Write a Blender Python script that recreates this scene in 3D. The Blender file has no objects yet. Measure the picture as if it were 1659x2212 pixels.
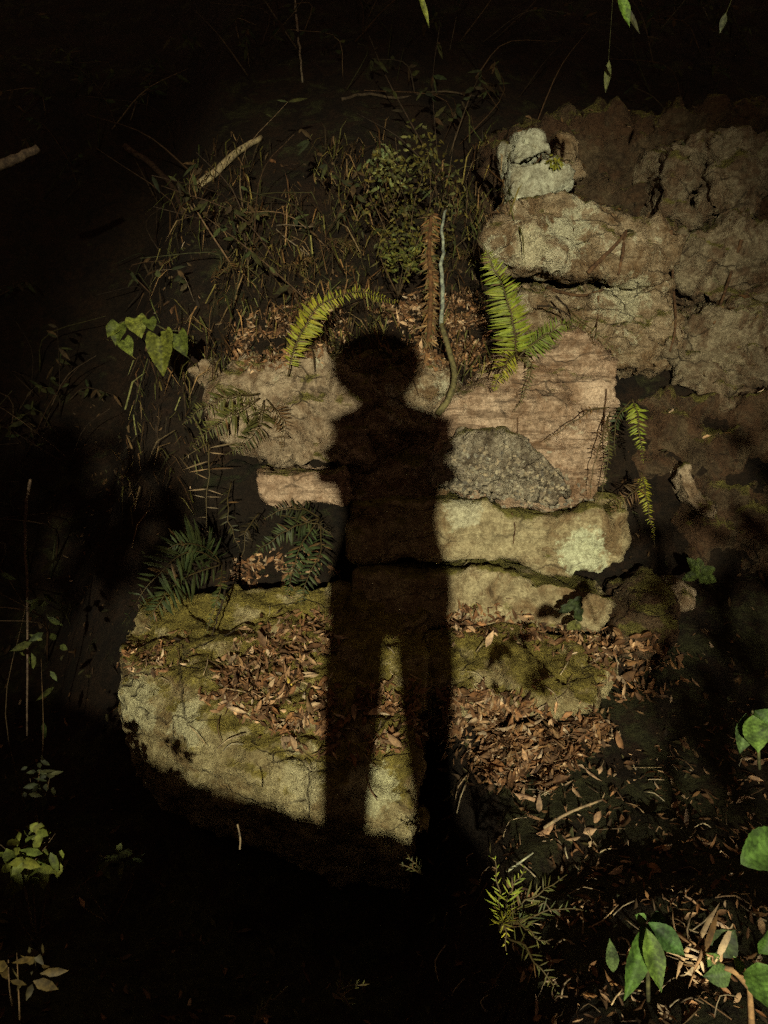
import bpy, bmesh, math, random
from mathutils import Vector, Matrix, noise
from mathutils.bvhtree import BVHTree

random.seed(7)
S = bpy.context.scene
COL = S.collection
R = math.radians

# ------------------------------------------------------------------ camera
PITCH = R(8.0)
CAM = Vector((0.0, 0.0, 1.45))
FPX = 1703.0                       # focal length in units of a 1659 x 2212 frame
cd = bpy.data.cameras.new('camera')
cd.sensor_fit = 'VERTICAL'; cd.sensor_height = 36.0; cd.lens = 36.0 * FPX / 2212.0
cd.clip_start = 0.02; cd.clip_end = 400.0
cam = bpy.data.objects.new('camera', cd); COL.objects.link(cam)
cam.location = CAM; cam.rotation_euler = (R(90) - PITCH, 0, 0)
S.camera = cam

# ------------------------------------------------------------------ night sky
W = bpy.data.worlds.new('World'); S.world = W; W.use_nodes = True
wn = W.node_tree.nodes; wl = W.node_tree.links
bg = wn['Background']
sky = wn.new('ShaderNodeTexSky'); sky.sky_type = 'NISHITA'; sky.sun_disc = False
sky.sun_elevation = R(-6); sky.sun_rotation = R(200)
tint = wn.new('ShaderNodeMix'); tint.data_type = 'RGBA'; tint.inputs[0].default_value = 0.9
tint.inputs[7].default_value = (0.125, 0.074, 0.048, 1)
sc_ = wn.new('ShaderNodeVectorMath'); sc_.operation = 'SCALE'; sc_.inputs[3].default_value = 0.004
wl.new(sky.outputs[0], sc_.inputs[0]); wl.new(sc_.outputs[0], tint.inputs[6])
wl.new(tint.outputs[2], bg.inputs[0]); bg.inputs[1].default_value = 0.75

# ------------------------------------------------------------------ the torch beam that throws the shadow
LAMP = Vector((-0.044, -7.5, 1.82))
def spot(name, energy, half, blend, aim, col=(1.0, 0.92, 0.64), rad=0.05):
    ld = bpy.data.lights.new(name, 'SPOT'); ld.energy = energy; ld.color = col
    ld.spot_size = R(half * 2); ld.spot_blend = blend; ld.shadow_soft_size = rad
    o = bpy.data.objects.new(name, ld); COL.objects.link(o); o.location = LAMP
    o.rotation_euler = (aim - LAMP).to_track_quat('-Z', 'Y').to_euler()
    return o
BEAM_AIM = Vector((0.16, 4.0, 1.30))
spot('torch_beam', 7200, 13.5, 0.80, BEAM_AIM)
spot('torch_spill', 520, 40, 0.6, BEAM_AIM)

S.view_settings.view_transform = 'Standard'; S.view_settings.look = 'None'
S.view_settings.exposure = 0.0; S.view_settings.gamma = 1.0
S.view_settings.use_curve_mapping = False
S.render.engine = 'CYCLES'
S.cycles.max_bounces = 4
S.cycles.use_denoising = False
S.cycles.use_adaptive_sampling = True; S.cycles.adaptive_threshold = 1.0; S.cycles.adaptive_min_samples = 4

# ------------------------------------------------------------------ helpers
FWD = Vector((0, math.cos(PITCH), -math.sin(PITCH)))
UPV = Vector((0, math.sin(PITCH), math.cos(PITCH)))
def P(x, y, Y):
    """a place seen at (x, y), Y metres in front of the photographer"""
    d = FWD + Vector((1, 0, 0)) * ((x - 829.5) / FPX) + UPV * ((1106 - y) / FPX)
    return CAM + d * (Y / d.y)
def ray(x, y):
    return (FWD + Vector((1, 0, 0)) * ((x - 829.5) / FPX) + UPV * ((1106 - y) / FPX)).normalized()
def lerp(a, b, t): return a + (b - a) * t
def sstep(a, b, x):
    t = max(0.0, min(1.0, (x - a) / (b - a))); return t * t * (3 - 2 * t)
def pw(ctrl, x):
    if x <= ctrl[0][0]: return ctrl[0][1]
    for (x0, y0), (x1, y1) in zip(ctrl, ctrl[1:]):
        if x <= x1: return y0 + (y1 - y0) * (x - x0) / (x1 - x0)
    return ctrl[-1][1]
def fbm(p, o=4): return noise.fractal(p, 1.0, 2.0, o)
def tag(o, label=None, cat=None, group=None, kind=None):
    if label: o['label'] = label
    if cat: o['category'] = cat
    if group: o['group'] = group
    if kind: o['kind'] = kind
    return o
def empty(name, loc):
    o = bpy.data.objects.new(name, None); COL.objects.link(o); o.location = loc
    o.empty_display_size = 0.05
    return o

class MB:
    """collects geometry with a per-corner natural colour"""
    def __init__(s): s.v = []; s.f = []; s.c = []
    def add(s, verts, faces, col):
        n = len(s.v); s.v += [Vector(v) for v in verts]
        for f in faces: s.f.append(tuple(i + n for i in f)); s.c.append(col)
    def tube(s, pts, radii, col, n=5):
        pts = [Vector(p) for p in pts]
        if not isinstance(radii, (list, tuple)): radii = [radii] * len(pts)
        if len(radii) == 2 and len(pts) != 2:
            radii = [lerp(radii[0], radii[1], i / (len(pts) - 1)) for i in range(len(pts))]
        vs = []
        for i, p in enumerate(pts):
            t = (pts[min(i + 1, len(pts) - 1)] - pts[max(i - 1, 0)])
            t = t.normalized() if t.length > 1e-9 else Vector((0, 0, 1))
            a = t.orthogonal() if abs(t.z) > .95 else t.cross(Vector((0, 0, 1)))
            a.normalize(); b = t.cross(a)
            for k in range(n):
                q = 2 * math.pi * k / n
                vs.append(p + (a * math.cos(q) + b * math.sin(q)) * radii[i])
        fs = []
        for i in range(len(pts) - 1):
            for k in range(n):
                fs.append((i * n + k, i * n + (k + 1) % n, (i + 1) * n + (k + 1) % n, (i + 1) * n + k))
        fs.append(tuple(range(n))[::-1]); fs.append(tuple(range((len(pts) - 1) * n, len(pts) * n)))
        s.add(vs, fs, col)
    def build(s, name, mat, parent=None, origin=None, smooth=True):
        if origin is None:
            origin = parent.matrix_basis.translation.copy() if parent else Vector((0, 0, 0))
        me = bpy.data.meshes.new(name)
        me.from_pydata([tuple(v - origin) for v in s.v], [], s.f)
        ca = me.color_attributes.new('tint', 'FLOAT_COLOR', 'CORNER')
        data = []
        for p, c in zip(me.polygons, s.c): data += [c[0], c[1], c[2], 1.0] * p.loop_total
        ca.data.foreach_set('color', data)
        if smooth: me.polygons.foreach_set('use_smooth', [True] * len(me.polygons))
        me.materials.append(mat)
        o = bpy.data.objects.new(name, me); COL.objects.link(o)
        if parent: o.parent = parent
        else: o.location = origin
        return o

def jit(c, a=.25):
    k = 1 + random.uniform(-a, a); h = random.uniform(-a, a) * .35
    return (max(0, c[0] * k * (1 + h)), max(0, c[1] * k), max(0, c[2] * k * (1 - h)))

# ------------------------------------------------------------------ materials
def newmat(name):
    m = bpy.data.materials.new(name); m.use_nodes = True
    nt = m.node_tree; b = nt.nodes['Principled BSDF']
    return m, nt, nt.nodes, nt.links, b
def tnoise(nt, vec, scale, detail=6, rough=.6, dist=0.0):
    n = nt.nodes.new('ShaderNodeTexNoise'); n.inputs['Scale'].default_value = scale
    n.inputs['Detail'].default_value = detail; n.inputs['Roughness'].default_value = rough
    n.inputs['Distortion'].default_value = dist
    nt.links.new(vec, n.inputs['Vector']); return n.outputs[0]
def ramp(nt, fac, a, b):
    n = nt.nodes.new('ShaderNodeMapRange'); n.interpolation_type = 'SMOOTHSTEP'
    n.inputs[1].default_value = a; n.inputs[2].default_value = b
    nt.links.new(fac, n.inputs[0]); return n.outputs[0]
def mix(nt, fac, a, b, blend='MIX'):
    n = nt.nodes.new('ShaderNodeMix'); n.data_type = 'RGBA'; n.blend_type = blend
    for s, v in ((0, fac), (6, a), (7, b)):
        if hasattr(v, 'is_output'): nt.links.new(v, n.inputs[s])
        elif isinstance(v, (int, float)): n.inputs[s].default_value = v
        else: n.inputs[s].default_value = (v[0], v[1], v[2], 1)
    return n.outputs[2]
def math_(nt, op, a, b=None):
    n = nt.nodes.new('ShaderNodeMath'); n.operation = op
    for s, v in ((0, a), (1, b)):
        if v is None: continue
        if hasattr(v, 'is_output'): nt.links.new(v, n.inputs[s])
        else: n.inputs[s].default_value = v
    return n.outputs[0]

def rockmat(name, dark, light, stain=(.16, .085, .035), stain_amt=.5, moss=(.115, .105, .028), moss_amt=.3,
            lichen=(.50, .53, .38), lichen_amt=.3, strata=0.0, strata_rot=(0, 0, 0), bump=.5, pebble=0.0, seed=0.0, crack=.6, spots=()):
    m, nt, N, L, b = newmat(name)
    tc = N.new('ShaderNodeTexCoord'); mp = N.new('ShaderNodeMapping')
    mp.inputs['Location'].default_value = (seed, seed * 1.7, seed * .6)
    L.new(tc.outputs['Object'], mp.inputs[0]); v = mp.outputs[0]
    n1 = tnoise(nt, v, 3.2, 8, .65, .4); n2 = tnoise(nt, v, 17, 8, .7); n3 = tnoise(nt, v, 90, 5, .75)
    base = mix(nt, ramp(nt, math_(nt, 'ADD', math_(nt, 'MULTIPLY', n1, .55), math_(nt, 'MULTIPLY', n2, .45)), .36, .64), dark, light)
    if strata:
        sm = N.new('ShaderNodeMapping'); sm.inputs['Rotation'].default_value = strata_rot
        sm.inputs['Scale'].default_value = (1.3, 1.3, 12)
        L.new(v, sm.inputs[0])
        st = tnoise(nt, sm.outputs[0], 2.2, 8, .7, .6)
        base = mix(nt, math_(nt, 'MULTIPLY', ramp(nt, st, .46, .58), strata), base, tuple(.50 * c for c in dark))
        st2 = tnoise(nt, sm.outputs[0], 5.5, 6, .7, .3)
    sa = ramp(nt, tnoise(nt, v, 4.6, 7, .7, .8), .56 - .22 * stain_amt, .74 - .22 * stain_amt)
    base = mix(nt, math_(nt, 'MULTIPLY', sa, .75), base, stain)
    # lichen crusts, moss on what looks up
    la = ramp(nt, tnoise(nt, v, 6.3, 9, .72, .5), .70 - .24 * lichen_amt, .76 - .22 * lichen_amt)
    base = mix(nt, math_(nt, 'MULTIPLY', la, .8), base, lichen)
    geo = N.new('ShaderNodeNewGeometry'); sx = N.new('ShaderNodeSeparateXYZ'); L.new(geo.outputs['Normal'], sx.inputs[0])
    up = math_(nt, 'MULTIPLY', math_(nt, 'MAXIMUM', sx.outputs[2], 0.0), .35)
    mo = math_(nt, 'ADD', tnoise(nt, v, 5.1, 9, .74, .3), up)
    ma = ramp(nt, mo, .80 - .40 * moss_amt, .92 - .36 * moss_amt)
    mcol = mix(nt, ramp(nt, n2, .35, .65), moss, tuple(c * 2.1 for c in moss))
    base = mix(nt, ma, base, mcol)
    # crusts of pale lichen with a place of their own
    for (px, py, pY, rr, cc) in spots:
        pos = N.new('ShaderNodeVectorMath'); pos.operation = 'DISTANCE'; L.new(geo.outputs['Position'], pos.inputs[0]); pos.inputs[1].default_value = P(px, py, pY)
        dd = math_(nt, 'ADD', math_(nt, 'DIVIDE', pos.outputs['Value'], rr), math_(nt, 'MULTIPLY', math_(nt, 'SUBTRACT', tnoise(nt, v, 14, 7, .75), .5), 2.6))
        base = mix(nt, math_(nt, 'MULTIPLY', ramp(nt, dd, 1.05, .75), .85), base, cc)
    # mottling and old fractures filled with dirt
    base = mix(nt, .8, base, mix(nt, ramp(nt, tnoise(nt, v, 31, 8, .78, .6), .34, .62), (.42, .38, .32), (1.12, 1.12, 1.10)), 'MULTIPLY')
    wv = N.new('ShaderNodeMapping'); wv.inputs['Rotation'].default_value = (.25, -.35, seed); wv.inputs['Scale'].default_value = (1.0, 1.0, 2.1)
    wn_ = N.new('ShaderNodeTexNoise'); wn_.inputs['Scale'].default_value = 3.5; wn_.inputs['Detail'].default_value = 7; L.new(v, wn_.inputs['Vector'])
    wa = N.new('ShaderNodeVectorMath'); wa.operation = 'MULTIPLY_ADD'; wa.inputs[1].default_value = (.30, .30, .30); L.new(wn_.outputs[1], wa.inputs[0]); L.new(v, wa.inputs[2])
    L.new(wa.outputs[0], wv.inputs[0])
    ve = N.new('ShaderNodeTexVoronoi'); ve.feature = 'DISTANCE_TO_EDGE'; ve.inputs['Scale'].default_value = 2.6; L.new(wv.outputs[0], ve.inputs['Vector'])
    cm = math_(nt, 'MULTIPLY', ramp(nt, ve.outputs['Distance'], .030, .004), ramp(nt, tnoise(nt, v, 2.7, 4, .6), .44, .60))
    cm = math_(nt, 'MULTIPLY', cm, crack)
    base = mix(nt, cm, base, (.035, .024, .014))
    # fine grain
    base = mix(nt, .62, base, mix(nt, ramp(nt, n3, .3, .7), (.35, .33, .30), (1, 1, 1)), 'MULTIPLY')
    L.new(base, b.inputs['Base Color'])
    b.inputs['Roughness'].default_value = .86; b.inputs['Specular IOR Level'].default_value = .22
    h = math_(nt, 'ADD', math_(nt, 'MULTIPLY', n2, .7), math_(nt, 'MULTIPLY', n3, .32))
    h = math_(nt, 'SUBTRACT', h, math_(nt, 'MULTIPLY', cm, .9))
    h = math_(nt, 'ADD', h, math_(nt, 'MULTIPLY', tnoise(nt, v, 40, 8, .75), .55))
    if strata: h = math_(nt, 'ADD', h, math_(nt, 'MULTIPLY', st2, .8 * strata))
    if pebble:
        vo = N.new('ShaderNodeTexVoronoi'); vo.inputs['Scale'].default_value = 26
        L.new(v, vo.inputs['Vector']); h = math_(nt, 'SUBTRACT', h, math_(nt, 'MULTIPLY', vo.outputs[0], 2.2 * pebble))
    bp = N.new('ShaderNodeBump'); bp.inputs['Strength'].default_value = bump; bp.inputs['Distance'].default_value = .045
    L.new(h, bp.inputs['Height']); L.new(bp.outputs[0], b.inputs['Normal'])
    return m

def plantmat(name, rough=.5, var=.5, trans=.25, spec=.3):
    m, nt, N, L, b = newmat(name)
    at = N.new('ShaderNodeAttribute'); at.attribute_name = 'tint'
    tc = N.new('ShaderNodeTexCoord')
    n1 = tnoise(nt, tc.outputs['Object'], 38, 5, .7)
    g = mix(nt, ramp(nt, n1, .3, .7), (1 - var, 1 - var, 1 - var * .9), (1 + var * .4, 1 + var * .4, 1 + var * .3))
    c = mix(nt, 1.0, at.outputs['Color'], g, 'MULTIPLY')
    L.new(c, b.inputs['Base Color']); b.inputs['Roughness'].default_value = rough
    b.inputs['Specular IOR Level'].default_value = spec
    if trans:
        tr = N.new('ShaderNodeBsdfTranslucent'); L.new(c, tr.inputs[0])
        mx = N.new('ShaderNodeMixShader'); mx.inputs[0].default_value = trans
        L.new(b.outputs[0], mx.inputs[1]); L.new(tr.outputs[0], mx.inputs[2])
        L.new(mx.outputs[0], N['Material Output'].inputs[0])
    return m

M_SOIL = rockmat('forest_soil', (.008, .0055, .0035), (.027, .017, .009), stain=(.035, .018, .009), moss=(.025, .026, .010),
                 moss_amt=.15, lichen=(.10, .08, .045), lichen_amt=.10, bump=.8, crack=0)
M_TAN = rockmat('tan_layered_rock', (.36, .24, .155), (.70, .54, .40), stain=(.22, .12, .06), stain_amt=.35, moss_amt=.10,
                lichen=(.60, .54, .40), lichen_amt=.40, strata=.75, strata_rot=(.2, R(-31), .3), bump=.7, seed=3)
M_RUBBLE = rockmat('grey_rubbly_rock', (.28, .24, .175), (.60, .54, .41), stain=(.10, .07, .045), moss_amt=.14,
                   lichen=(.42, .42, .33), lichen_amt=.40, bump=1.0, pebble=.25, seed=8)
M_SLAB = rockmat('olive_slab_rock', (.26, .20, .11), (.52, .46, .28), stain=(.17, .10, .045), stain_amt=.45, moss=(.12, .11, .03),
                 moss_amt=.30, lichen=(.52, .55, .36), lichen_amt=.26, strata=.25, bump=.6, seed=12, spots=((1262, 1195, 3.92, .13, (.62, .67, .46)), (1000, 1100, 3.96, .10, (.55, .54, .38))))
M_MOSSY = rockmat('mossy_slab_rock', (.30, .245, .12), (.54, .48, .27), stain=(.17, .10, .035), stain_amt=.45, moss=(.15, .125, .030),
                  moss_amt=.42, lichen=(.50, .50, .30), lichen_amt=.42, bump=.9, seed=17, spots=((300, 1520, 3.38, .13, (.60, .58, .36)), (395, 1560, 3.18, .10, (.56, .54, .34)), (800, 1700, 2.93, .11, (.62, .62, .38)), (650, 1690, 2.95, .10, (.52, .48, .29))))
M_GREY = rockmat('weathered_grey_rock', (.24, .18, .12), (.54, .44, .31), stain=(.17, .10, .05), moss_amt=.22,
                 lichen=(.50, .52, .38), lichen_amt=.30, bump=.7, seed=22)
M_UPPER = rockmat('pale_upper_rock', (.27, .19, .11), (.56, .46, .31), stain=(.17, .095, .04), stain_amt=.6, moss_amt=.18,
                  lichen=(.68, .66, .48), lichen_amt=.62, strata=.35, bump=.9, seed=29, spots=((1150, 535, 4.62, .13, (.68, .64, .44)), (1230, 500, 4.66, .15, (.66, .66, .48)), (1350, 640, 4.78, .16, (.62, .60, .42)), (1200, 565, 4.62, .10, (.68, .64, .46))))
M_WHITE = rockmat('white_lichen_rock', (.30, .29, .21), (.58, .61, .48), stain=(.20, .155, .09), stain_amt=.45, moss_amt=.10,
                  lichen=(.62, .67, .55), lichen_amt=.65, bump=.5, seed=31)
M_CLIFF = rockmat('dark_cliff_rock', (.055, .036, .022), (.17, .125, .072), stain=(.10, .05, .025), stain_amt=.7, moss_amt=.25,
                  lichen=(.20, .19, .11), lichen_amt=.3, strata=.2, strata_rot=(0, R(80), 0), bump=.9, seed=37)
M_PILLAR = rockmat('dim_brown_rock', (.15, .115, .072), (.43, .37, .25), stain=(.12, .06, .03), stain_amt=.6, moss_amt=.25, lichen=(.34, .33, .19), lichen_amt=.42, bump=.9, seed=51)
M_RECESS_SHADE = rockmat('recess_shade_rock', (.008, .006, .004), (.030, .020, .011), stain=(.02, .012, .007), moss=(.016, .018, .007), moss_amt=.2, lichen=(.07, .055, .03), lichen_amt=.12, bump=.9, seed=58, crack=0)  # shade of the left recess put into the colour, near black even in the beam
M_LEAF = plantmat('green_leaf', .58, .75, .22, .15)
M_FERN = plantmat('fern_frond', .55, .35, .30)
M_DEAD = plantmat('dry_leaf', .75, .6, .12, .2)
M_WOOD = plantmat('bark_and_root', .85, .7, 0.0, .2)

# ------------------------------------------------------------------ ground
CREST = [(-3, .84), (-.70, .76), (-.30, .70), (.1, .61), (.6, .52), (1.2, .44), (3, .42)]  # unseen bank behind the viewpoint, heights shaped so its shadow darkens the foreground
Y_R = [(-1.0, 0), (1.0, -.03), (2.5, -.12), (3.0, -.13), (3.35, .0), (3.8, .22), (4.2, .5), (4.6, 1.3), (5.0, 1.9), (6, 2.9), (8, 5.2), (12, 9.5), (60, 22)]
Y_L = [(-1.0, 0), (.8, -.02), (1.5, -.55), (3.0, -.8), (3.5, -.5), (4.0, 0), (4.35, .6), (4.6, 1.25), (4.95, 1.75), (5.6, 2.6), (8, 5.4), (12, 9.5), (60, 22)]
Y_FL = [(-1.0, 0), (.8, -.05), (2, -.7), (4, -.6), (5, .1), (6, 1.1), (8, 4.6), (12, 9.5), (60, 22)]
def ground_z(x, y):
    r = pw(Y_R, y); l = pw(Y_L, y); fl = pw(Y_FL, y)
    z = lerp(l, r, sstep(.05, .55, x)); z = lerp(fl, z, sstep(-2.1, -1.25, x))
    if y < -.7:
        top = lerp(.5, pw(CREST, x), sstep(-6, -1.7, y))
        z = lerp(top, z, sstep(-1.5, -.75, y))
    am = .05 if y < 1 else .09
    return z + am * fbm(Vector((x * 1.4, y * 1.4, 3.1)), 5) + .03 * fbm(Vector((x * 5, y * 5, 9.1)), 3)
def axis(lo, hi, fine_lo, fine_hi, fine, far):
    a = []; v = fine_lo
    while v < fine_hi: a.append(v); v += fine
    a.append(fine_hi)
    st = fine; v = fine_hi
    while v < hi: st = min(st * 1.35, far); v += st; a.append(v)
    st = fine; v = fine_lo; pre = []
    while v > lo: st = min(st * 1.35, far); v -= st; pre.append(v)
    return pre[::-1] + a
xs = axis(-70, 70, -2.6, 3.0, .055, 6); ys = axis(-50, 75, -1.8, 7.2, .055, 6)
gv = [(x, y, ground_z(x, y)) for y in ys for x in xs]
nx = len(xs)
gf = [(j * nx + i, j * nx + i + 1, (j + 1) * nx + i + 1, (j + 1) * nx + i) for j in range(len(ys) - 1) for i in range(nx - 1)]
me = bpy.data.meshes.new('ground'); me.from_pydata(gv, [], gf)
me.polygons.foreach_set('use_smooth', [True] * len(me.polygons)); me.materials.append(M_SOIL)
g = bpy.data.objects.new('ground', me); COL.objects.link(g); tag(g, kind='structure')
BV = [list(map(Vector, gv))]; BF = [list(gf)]

# ------------------------------------------------------------------ rocks
ROT = Matrix.Rotation(.5, 3, 'X') @ Matrix.Rotation(-.42, 3, 'Y') @ Matrix.Rotation(.7, 3, 'Z')
def rock(name, label, pts, off, mat, voxel=.024, smooth=4, amp=.035, fine=.012, strata=0.0, sdir=(0, 0, 1), rows=None, cat='rock', group=None, seed=0.0, facet=0.0, chip=.022, grow=1.0):
    if pts and grow != 1.0:
        cx = sum(p[0] for p in pts) / len(pts); cy = sum(p[1] for p in pts) / len(pts)
        pts = [(cx + (p[0] - cx) * grow, cy + (p[1] - cy) * grow, p[2]) for p in pts]
    bm = bmesh.new(); off = Vector(off)
    if rows is None:
        a = [bm.verts.new(P(*p)) for p in pts]
        b = [bm.verts.new(P(*p) + off) for p in pts]
        n = len(a); bm.faces.new(a); bm.faces.new(b[::-1])
        for i in range(n): bm.faces.new((a[i], b[i], b[(i + 1) % n], a[(i + 1) % n]))
    else:
        m_, n_ = len(rows), len(rows[0])
        A = [[bm.verts.new(P(*p)) for p in r] for r in rows]
        B = [[bm.verts.new(P(*p) + off) for p in r] for r in rows]
        for j in range(m_ - 1):
            for i in range(n_ - 1):
                bm.faces.new((A[j][i], A[j + 1][i], A[j + 1][i + 1], A[j][i + 1]))
                bm.faces.new((B[j][i], B[j][i + 1], B[j + 1][i + 1], B[j + 1][i]))
        for i in range(n_ - 1):
            bm.faces.new((A[0][i], A[0][i + 1], B[0][i + 1], B[0][i])); bm.faces.new((A[-1][i + 1], A[-1][i], B[-1][i], B[-1][i + 1]))
        for j in range(m_ - 1):
            bm.faces.new((A[j + 1][0], A[j][0], B[j][0], B[j + 1][0])); bm.faces.new((A[j][-1], A[j + 1][-1], B[j + 1][-1], B[j][-1]))
    bmesh.ops.recalc_face_normals(bm, faces=bm.faces)
    bmesh.ops.triangulate(bm, faces=bm.faces)
    tmp = bpy.data.meshes.new('tmp'); bm.to_mesh(tmp); bm.free()
    o = bpy.data.objects.new('tmp', tmp); COL.objects.link(o)
    md = o.modifiers.new('r', 'REMESH'); md.mode = 'VOXEL'; md.voxel_size = voxel
    ms = o.modifiers.new('s', 'SMOOTH'); ms.iterations = smooth; ms.factor = .5
    dg = bpy.context.evaluated_depsgraph_get()
    me = bpy.data.meshes.new_from_object(o.evaluated_get(dg))
    bpy.data.objects.remove(o); bpy.data.meshes.remove(tmp)
    sd = Vector(sdir).normalized(); so = Vector((seed, seed * 2.1, seed * .7))
    new = []
    for v in me.vertices:
        p = v.co; q = p + so
        d = amp * fbm(q * 2.3, 3) + fine * fbm(q * 11, 4)
        # broken, angular faces and ledges
        wq = ROT @ (q + .05 * noise.noise_vector(q * 3.1))
        d += chip * (noise.cell(Vector((wq.x * 3.1, wq.y * 3.1, wq.z * 6.3)))) + chip * .6 * noise.cell(Vector((wq.x * 7.7, wq.y * 7.7, wq.z * 13.0)))
        if facet:
            c = noise.voronoi(q * 9.0)[0]; d -= facet * 3 * c[0]
        if strata:
            s = q.dot(sd) * 17 + 1.3 * fbm(q * 1.7, 3)
            d += strata * (abs((s % 2) - 1) ** 2 - .4) + strata * .6 * noise.noise(Vector((s * 2.7, 0, 0)))
        new.append(p + v.normal * d)
    org = Vector((sum(v.x for v in new) / len(new), sum(v.y for v in new) / len(new), min(v.z for v in new)))
    flat = []
    for v in new: flat += list(v - org)
    me.vertices.foreach_set('co', flat); me.update()
    BV.append(new); BF.append([tuple(p.vertices) for p in me.polygons])
    me.polygons.foreach_set('use_smooth', [True] * len(me.polygons)); me.materials.clear(); me.materials.append(mat); me.name = name
    o = bpy.data.objects.new(name, me); COL.objects.link(o); o.location = org
    return tag(o, label, cat, group)

rock('boulder', 'big tan boulder with slanting layers right of the shadow, above the cracks',
     [(972, 880, 4.2), (1035, 845, 4.2), (1100, 795, 4.25), (1150, 750, 4.3), (1245, 730, 4.35), (1330, 772, 4.3), (1342, 860, 4.2),
      (1322, 950, 4.12), (1308, 1040, 4.06), (1288, 1085, 4.04), (1180, 1096, 4.04), (1100, 1086, 4.05), (1000, 1062, 4.08), (950, 1050, 4.1), (955, 950, 4.15)],
     (0, .9, .1), M_TAN, strata=.010, sdir=(-.55, -.1, 1), amp=.05, fine=.018, seed=3, chip=.022, grow=1.03)
RUB = rock('boulder', 'grey rubbly rock bulging at the foot of the tan boulder',
     [(955, 985, 4.05), (1010, 945, 4.08), (1110, 965, 4.04), (1190, 1015, 4.0), (1240, 1070, 3.98), (1175, 1090, 3.97), (1100, 1078, 3.98), (950, 1048, 4.0)],
     (0, .5, .0), M_RUBBLE, voxel=.014, amp=.05, fine=.022, seed=8, chip=.030, grow=1.08)
def chips(parent, spots, cnt, col, sz):
    """loose angular stone chips stuck to a rock, too small to pick apart"""
    random.seed(77); mb = MB(); lv = BVHTree.FromPolygons(BV[-2] + BV[-1], list(BF[-2]) + [tuple(i + len(BV[-2]) for i in f) for f in BF[-1]])
    for _ in range(cnt):
        x, y = random.choice(spots); x += random.gauss(0, 38); y += random.gauss(0, 24)
        p, n, i, d = lv.ray_cast(CAM, ray(x, y), 9)
        if p is None: continue
        r_ = random.uniform(*sz); ax = Matrix.Rotation(random.uniform(0, 6.28), 3, Vector((random.random(), random.random(), random.random() + .01)).normalized())
        vs = [ax @ Vector((sx * r_ * random.uniform(.5, 1.1), sy * r_ * random.uniform(.3, .8), sz_ * r_ * random.uniform(.25, .6))) + p for sx in (-1, 1) for sy in (-1, 1) for sz_ in (-1, 1)]
        mb.add(vs, [(0, 1, 3, 2), (4, 6, 7, 5), (0, 4, 5, 1), (2, 3, 7, 6), (0, 2, 6, 4), (1, 5, 7, 3)], jit(col, .2))
    o = mb.build('stone_chips', M_WOOD, parent, origin=parent.location.copy(), smooth=False); tag(o, kind='stuff')
chips(RUB, [(1000, 990), (1060, 990), (1120, 1010), (1170, 1040), (1010, 1040), (1070, 1050), (1140, 1070), (1200, 1075)], 520, (.26, .225, .16), (.004, .016))
rock('flat_rock', 'thick olive slab with a pale lichen spot between two dark cracks',
     [(760, 1088, 4.05), (960, 1084, 3.98), (1040, 1100, 3.96), (1110, 1114, 3.95), (1200, 1128, 3.93), (1290, 1102, 3.93), (1362, 1098, 3.97), (1372, 1160, 3.98),
      (1352, 1215, 3.95), (1300, 1254, 3.9), (1200, 1240, 3.9), (1080, 1212, 3.92), (760, 1208, 4.0)],
     (0, .9, .03), M_SLAB, amp=.03, fine=.012, strata=.008, seed=12)
rock('flat_rock', 'lower olive ledge under the thick slab, brown leaves along its foot',
     [(760, 1232, 3.95), (960, 1236, 3.9), (1075, 1236, 3.87), (1200, 1258, 3.86), (1300, 1275, 3.86), (1328, 1300, 3.9), (1325, 1350, 3.88), (1250, 1368, 3.84), (1100, 1365, 3.83), (760, 1355, 3.88)],
     (0, .8, .03), M_SLAB, amp=.03, fine=.014, strata=.010, seed=14)
rock('flat_rock', 'mossy sloping rock below the ledge right of the shadow legs', None, (0, .15, -.35), M_MOSSY,
     rows=[[(740, 1350, 3.85), (960, 1352, 3.82), (1150, 1360, 3.82), (1320, 1370, 3.85)],
           [(740, 1410, 3.65), (960, 1415, 3.62), (1150, 1420, 3.6), (1325, 1430, 3.65)],
           [(740, 1470, 3.5), (960, 1482, 3.45), (1130, 1515, 3.36), (1285, 1520, 3.38)]], amp=.03, fine=.016, seed=17)
rock('flat_rock', 'large mossy slab with a pale broken edge left of the shadow legs', None, (0, .3, -.5), M_MOSSY,
     rows=[[(325, 1292, 3.95), (480, 1264, 4.0), (640, 1260, 4.0), (800, 1262, 4.0), (930, 1300, 3.95)],
           [(258, 1350, 3.75), (400, 1360, 3.7), (560, 1360, 3.7), (800, 1365, 3.68), (930, 1400, 3.6)],
           [(250, 1430, 3.5), (400, 1465, 3.33), (560, 1510, 3.22), (740, 1560, 3.14), (910, 1600, 3.1)],
           [(252, 1500, 3.40), (400, 1565, 3.18), (560, 1630, 3.03), (720, 1690, 2.93), (890, 1715, 2.9)],
           [(262, 1560, 3.36), (400, 1634, 3.12), (560, 1690, 2.99), (700, 1752, 2.9), (890, 1790, 2.85)]], amp=.045, fine=.03, seed=19, chip=.02)
rock('rock', 'small mossy stone right of the pale slab tip at the shadow feet',
     [(893, 1765, 2.86), (920, 1758, 2.88), (937, 1785, 2.85), (930, 1812, 2.83), (900, 1805, 2.83)], (0, .12, 0), M_MOSSY, voxel=.012, amp=.015, fine=.012)
rock('rock', 'squarish pale tan block left of the shadow waist',
     [(543, 1015, 4.02), (640, 1022, 4.0), (745, 1008, 4.02), (770, 1080, 4.0), (750, 1106, 4.0), (665, 1092, 4.0), (600, 1112, 3.98), (565, 1104, 4.0), (550, 1060, 4.0)],
     (0, .5, 0), M_TAN, voxel=.018, smooth=3, amp=.02, fine=.014, facet=.008, seed=41)
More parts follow.
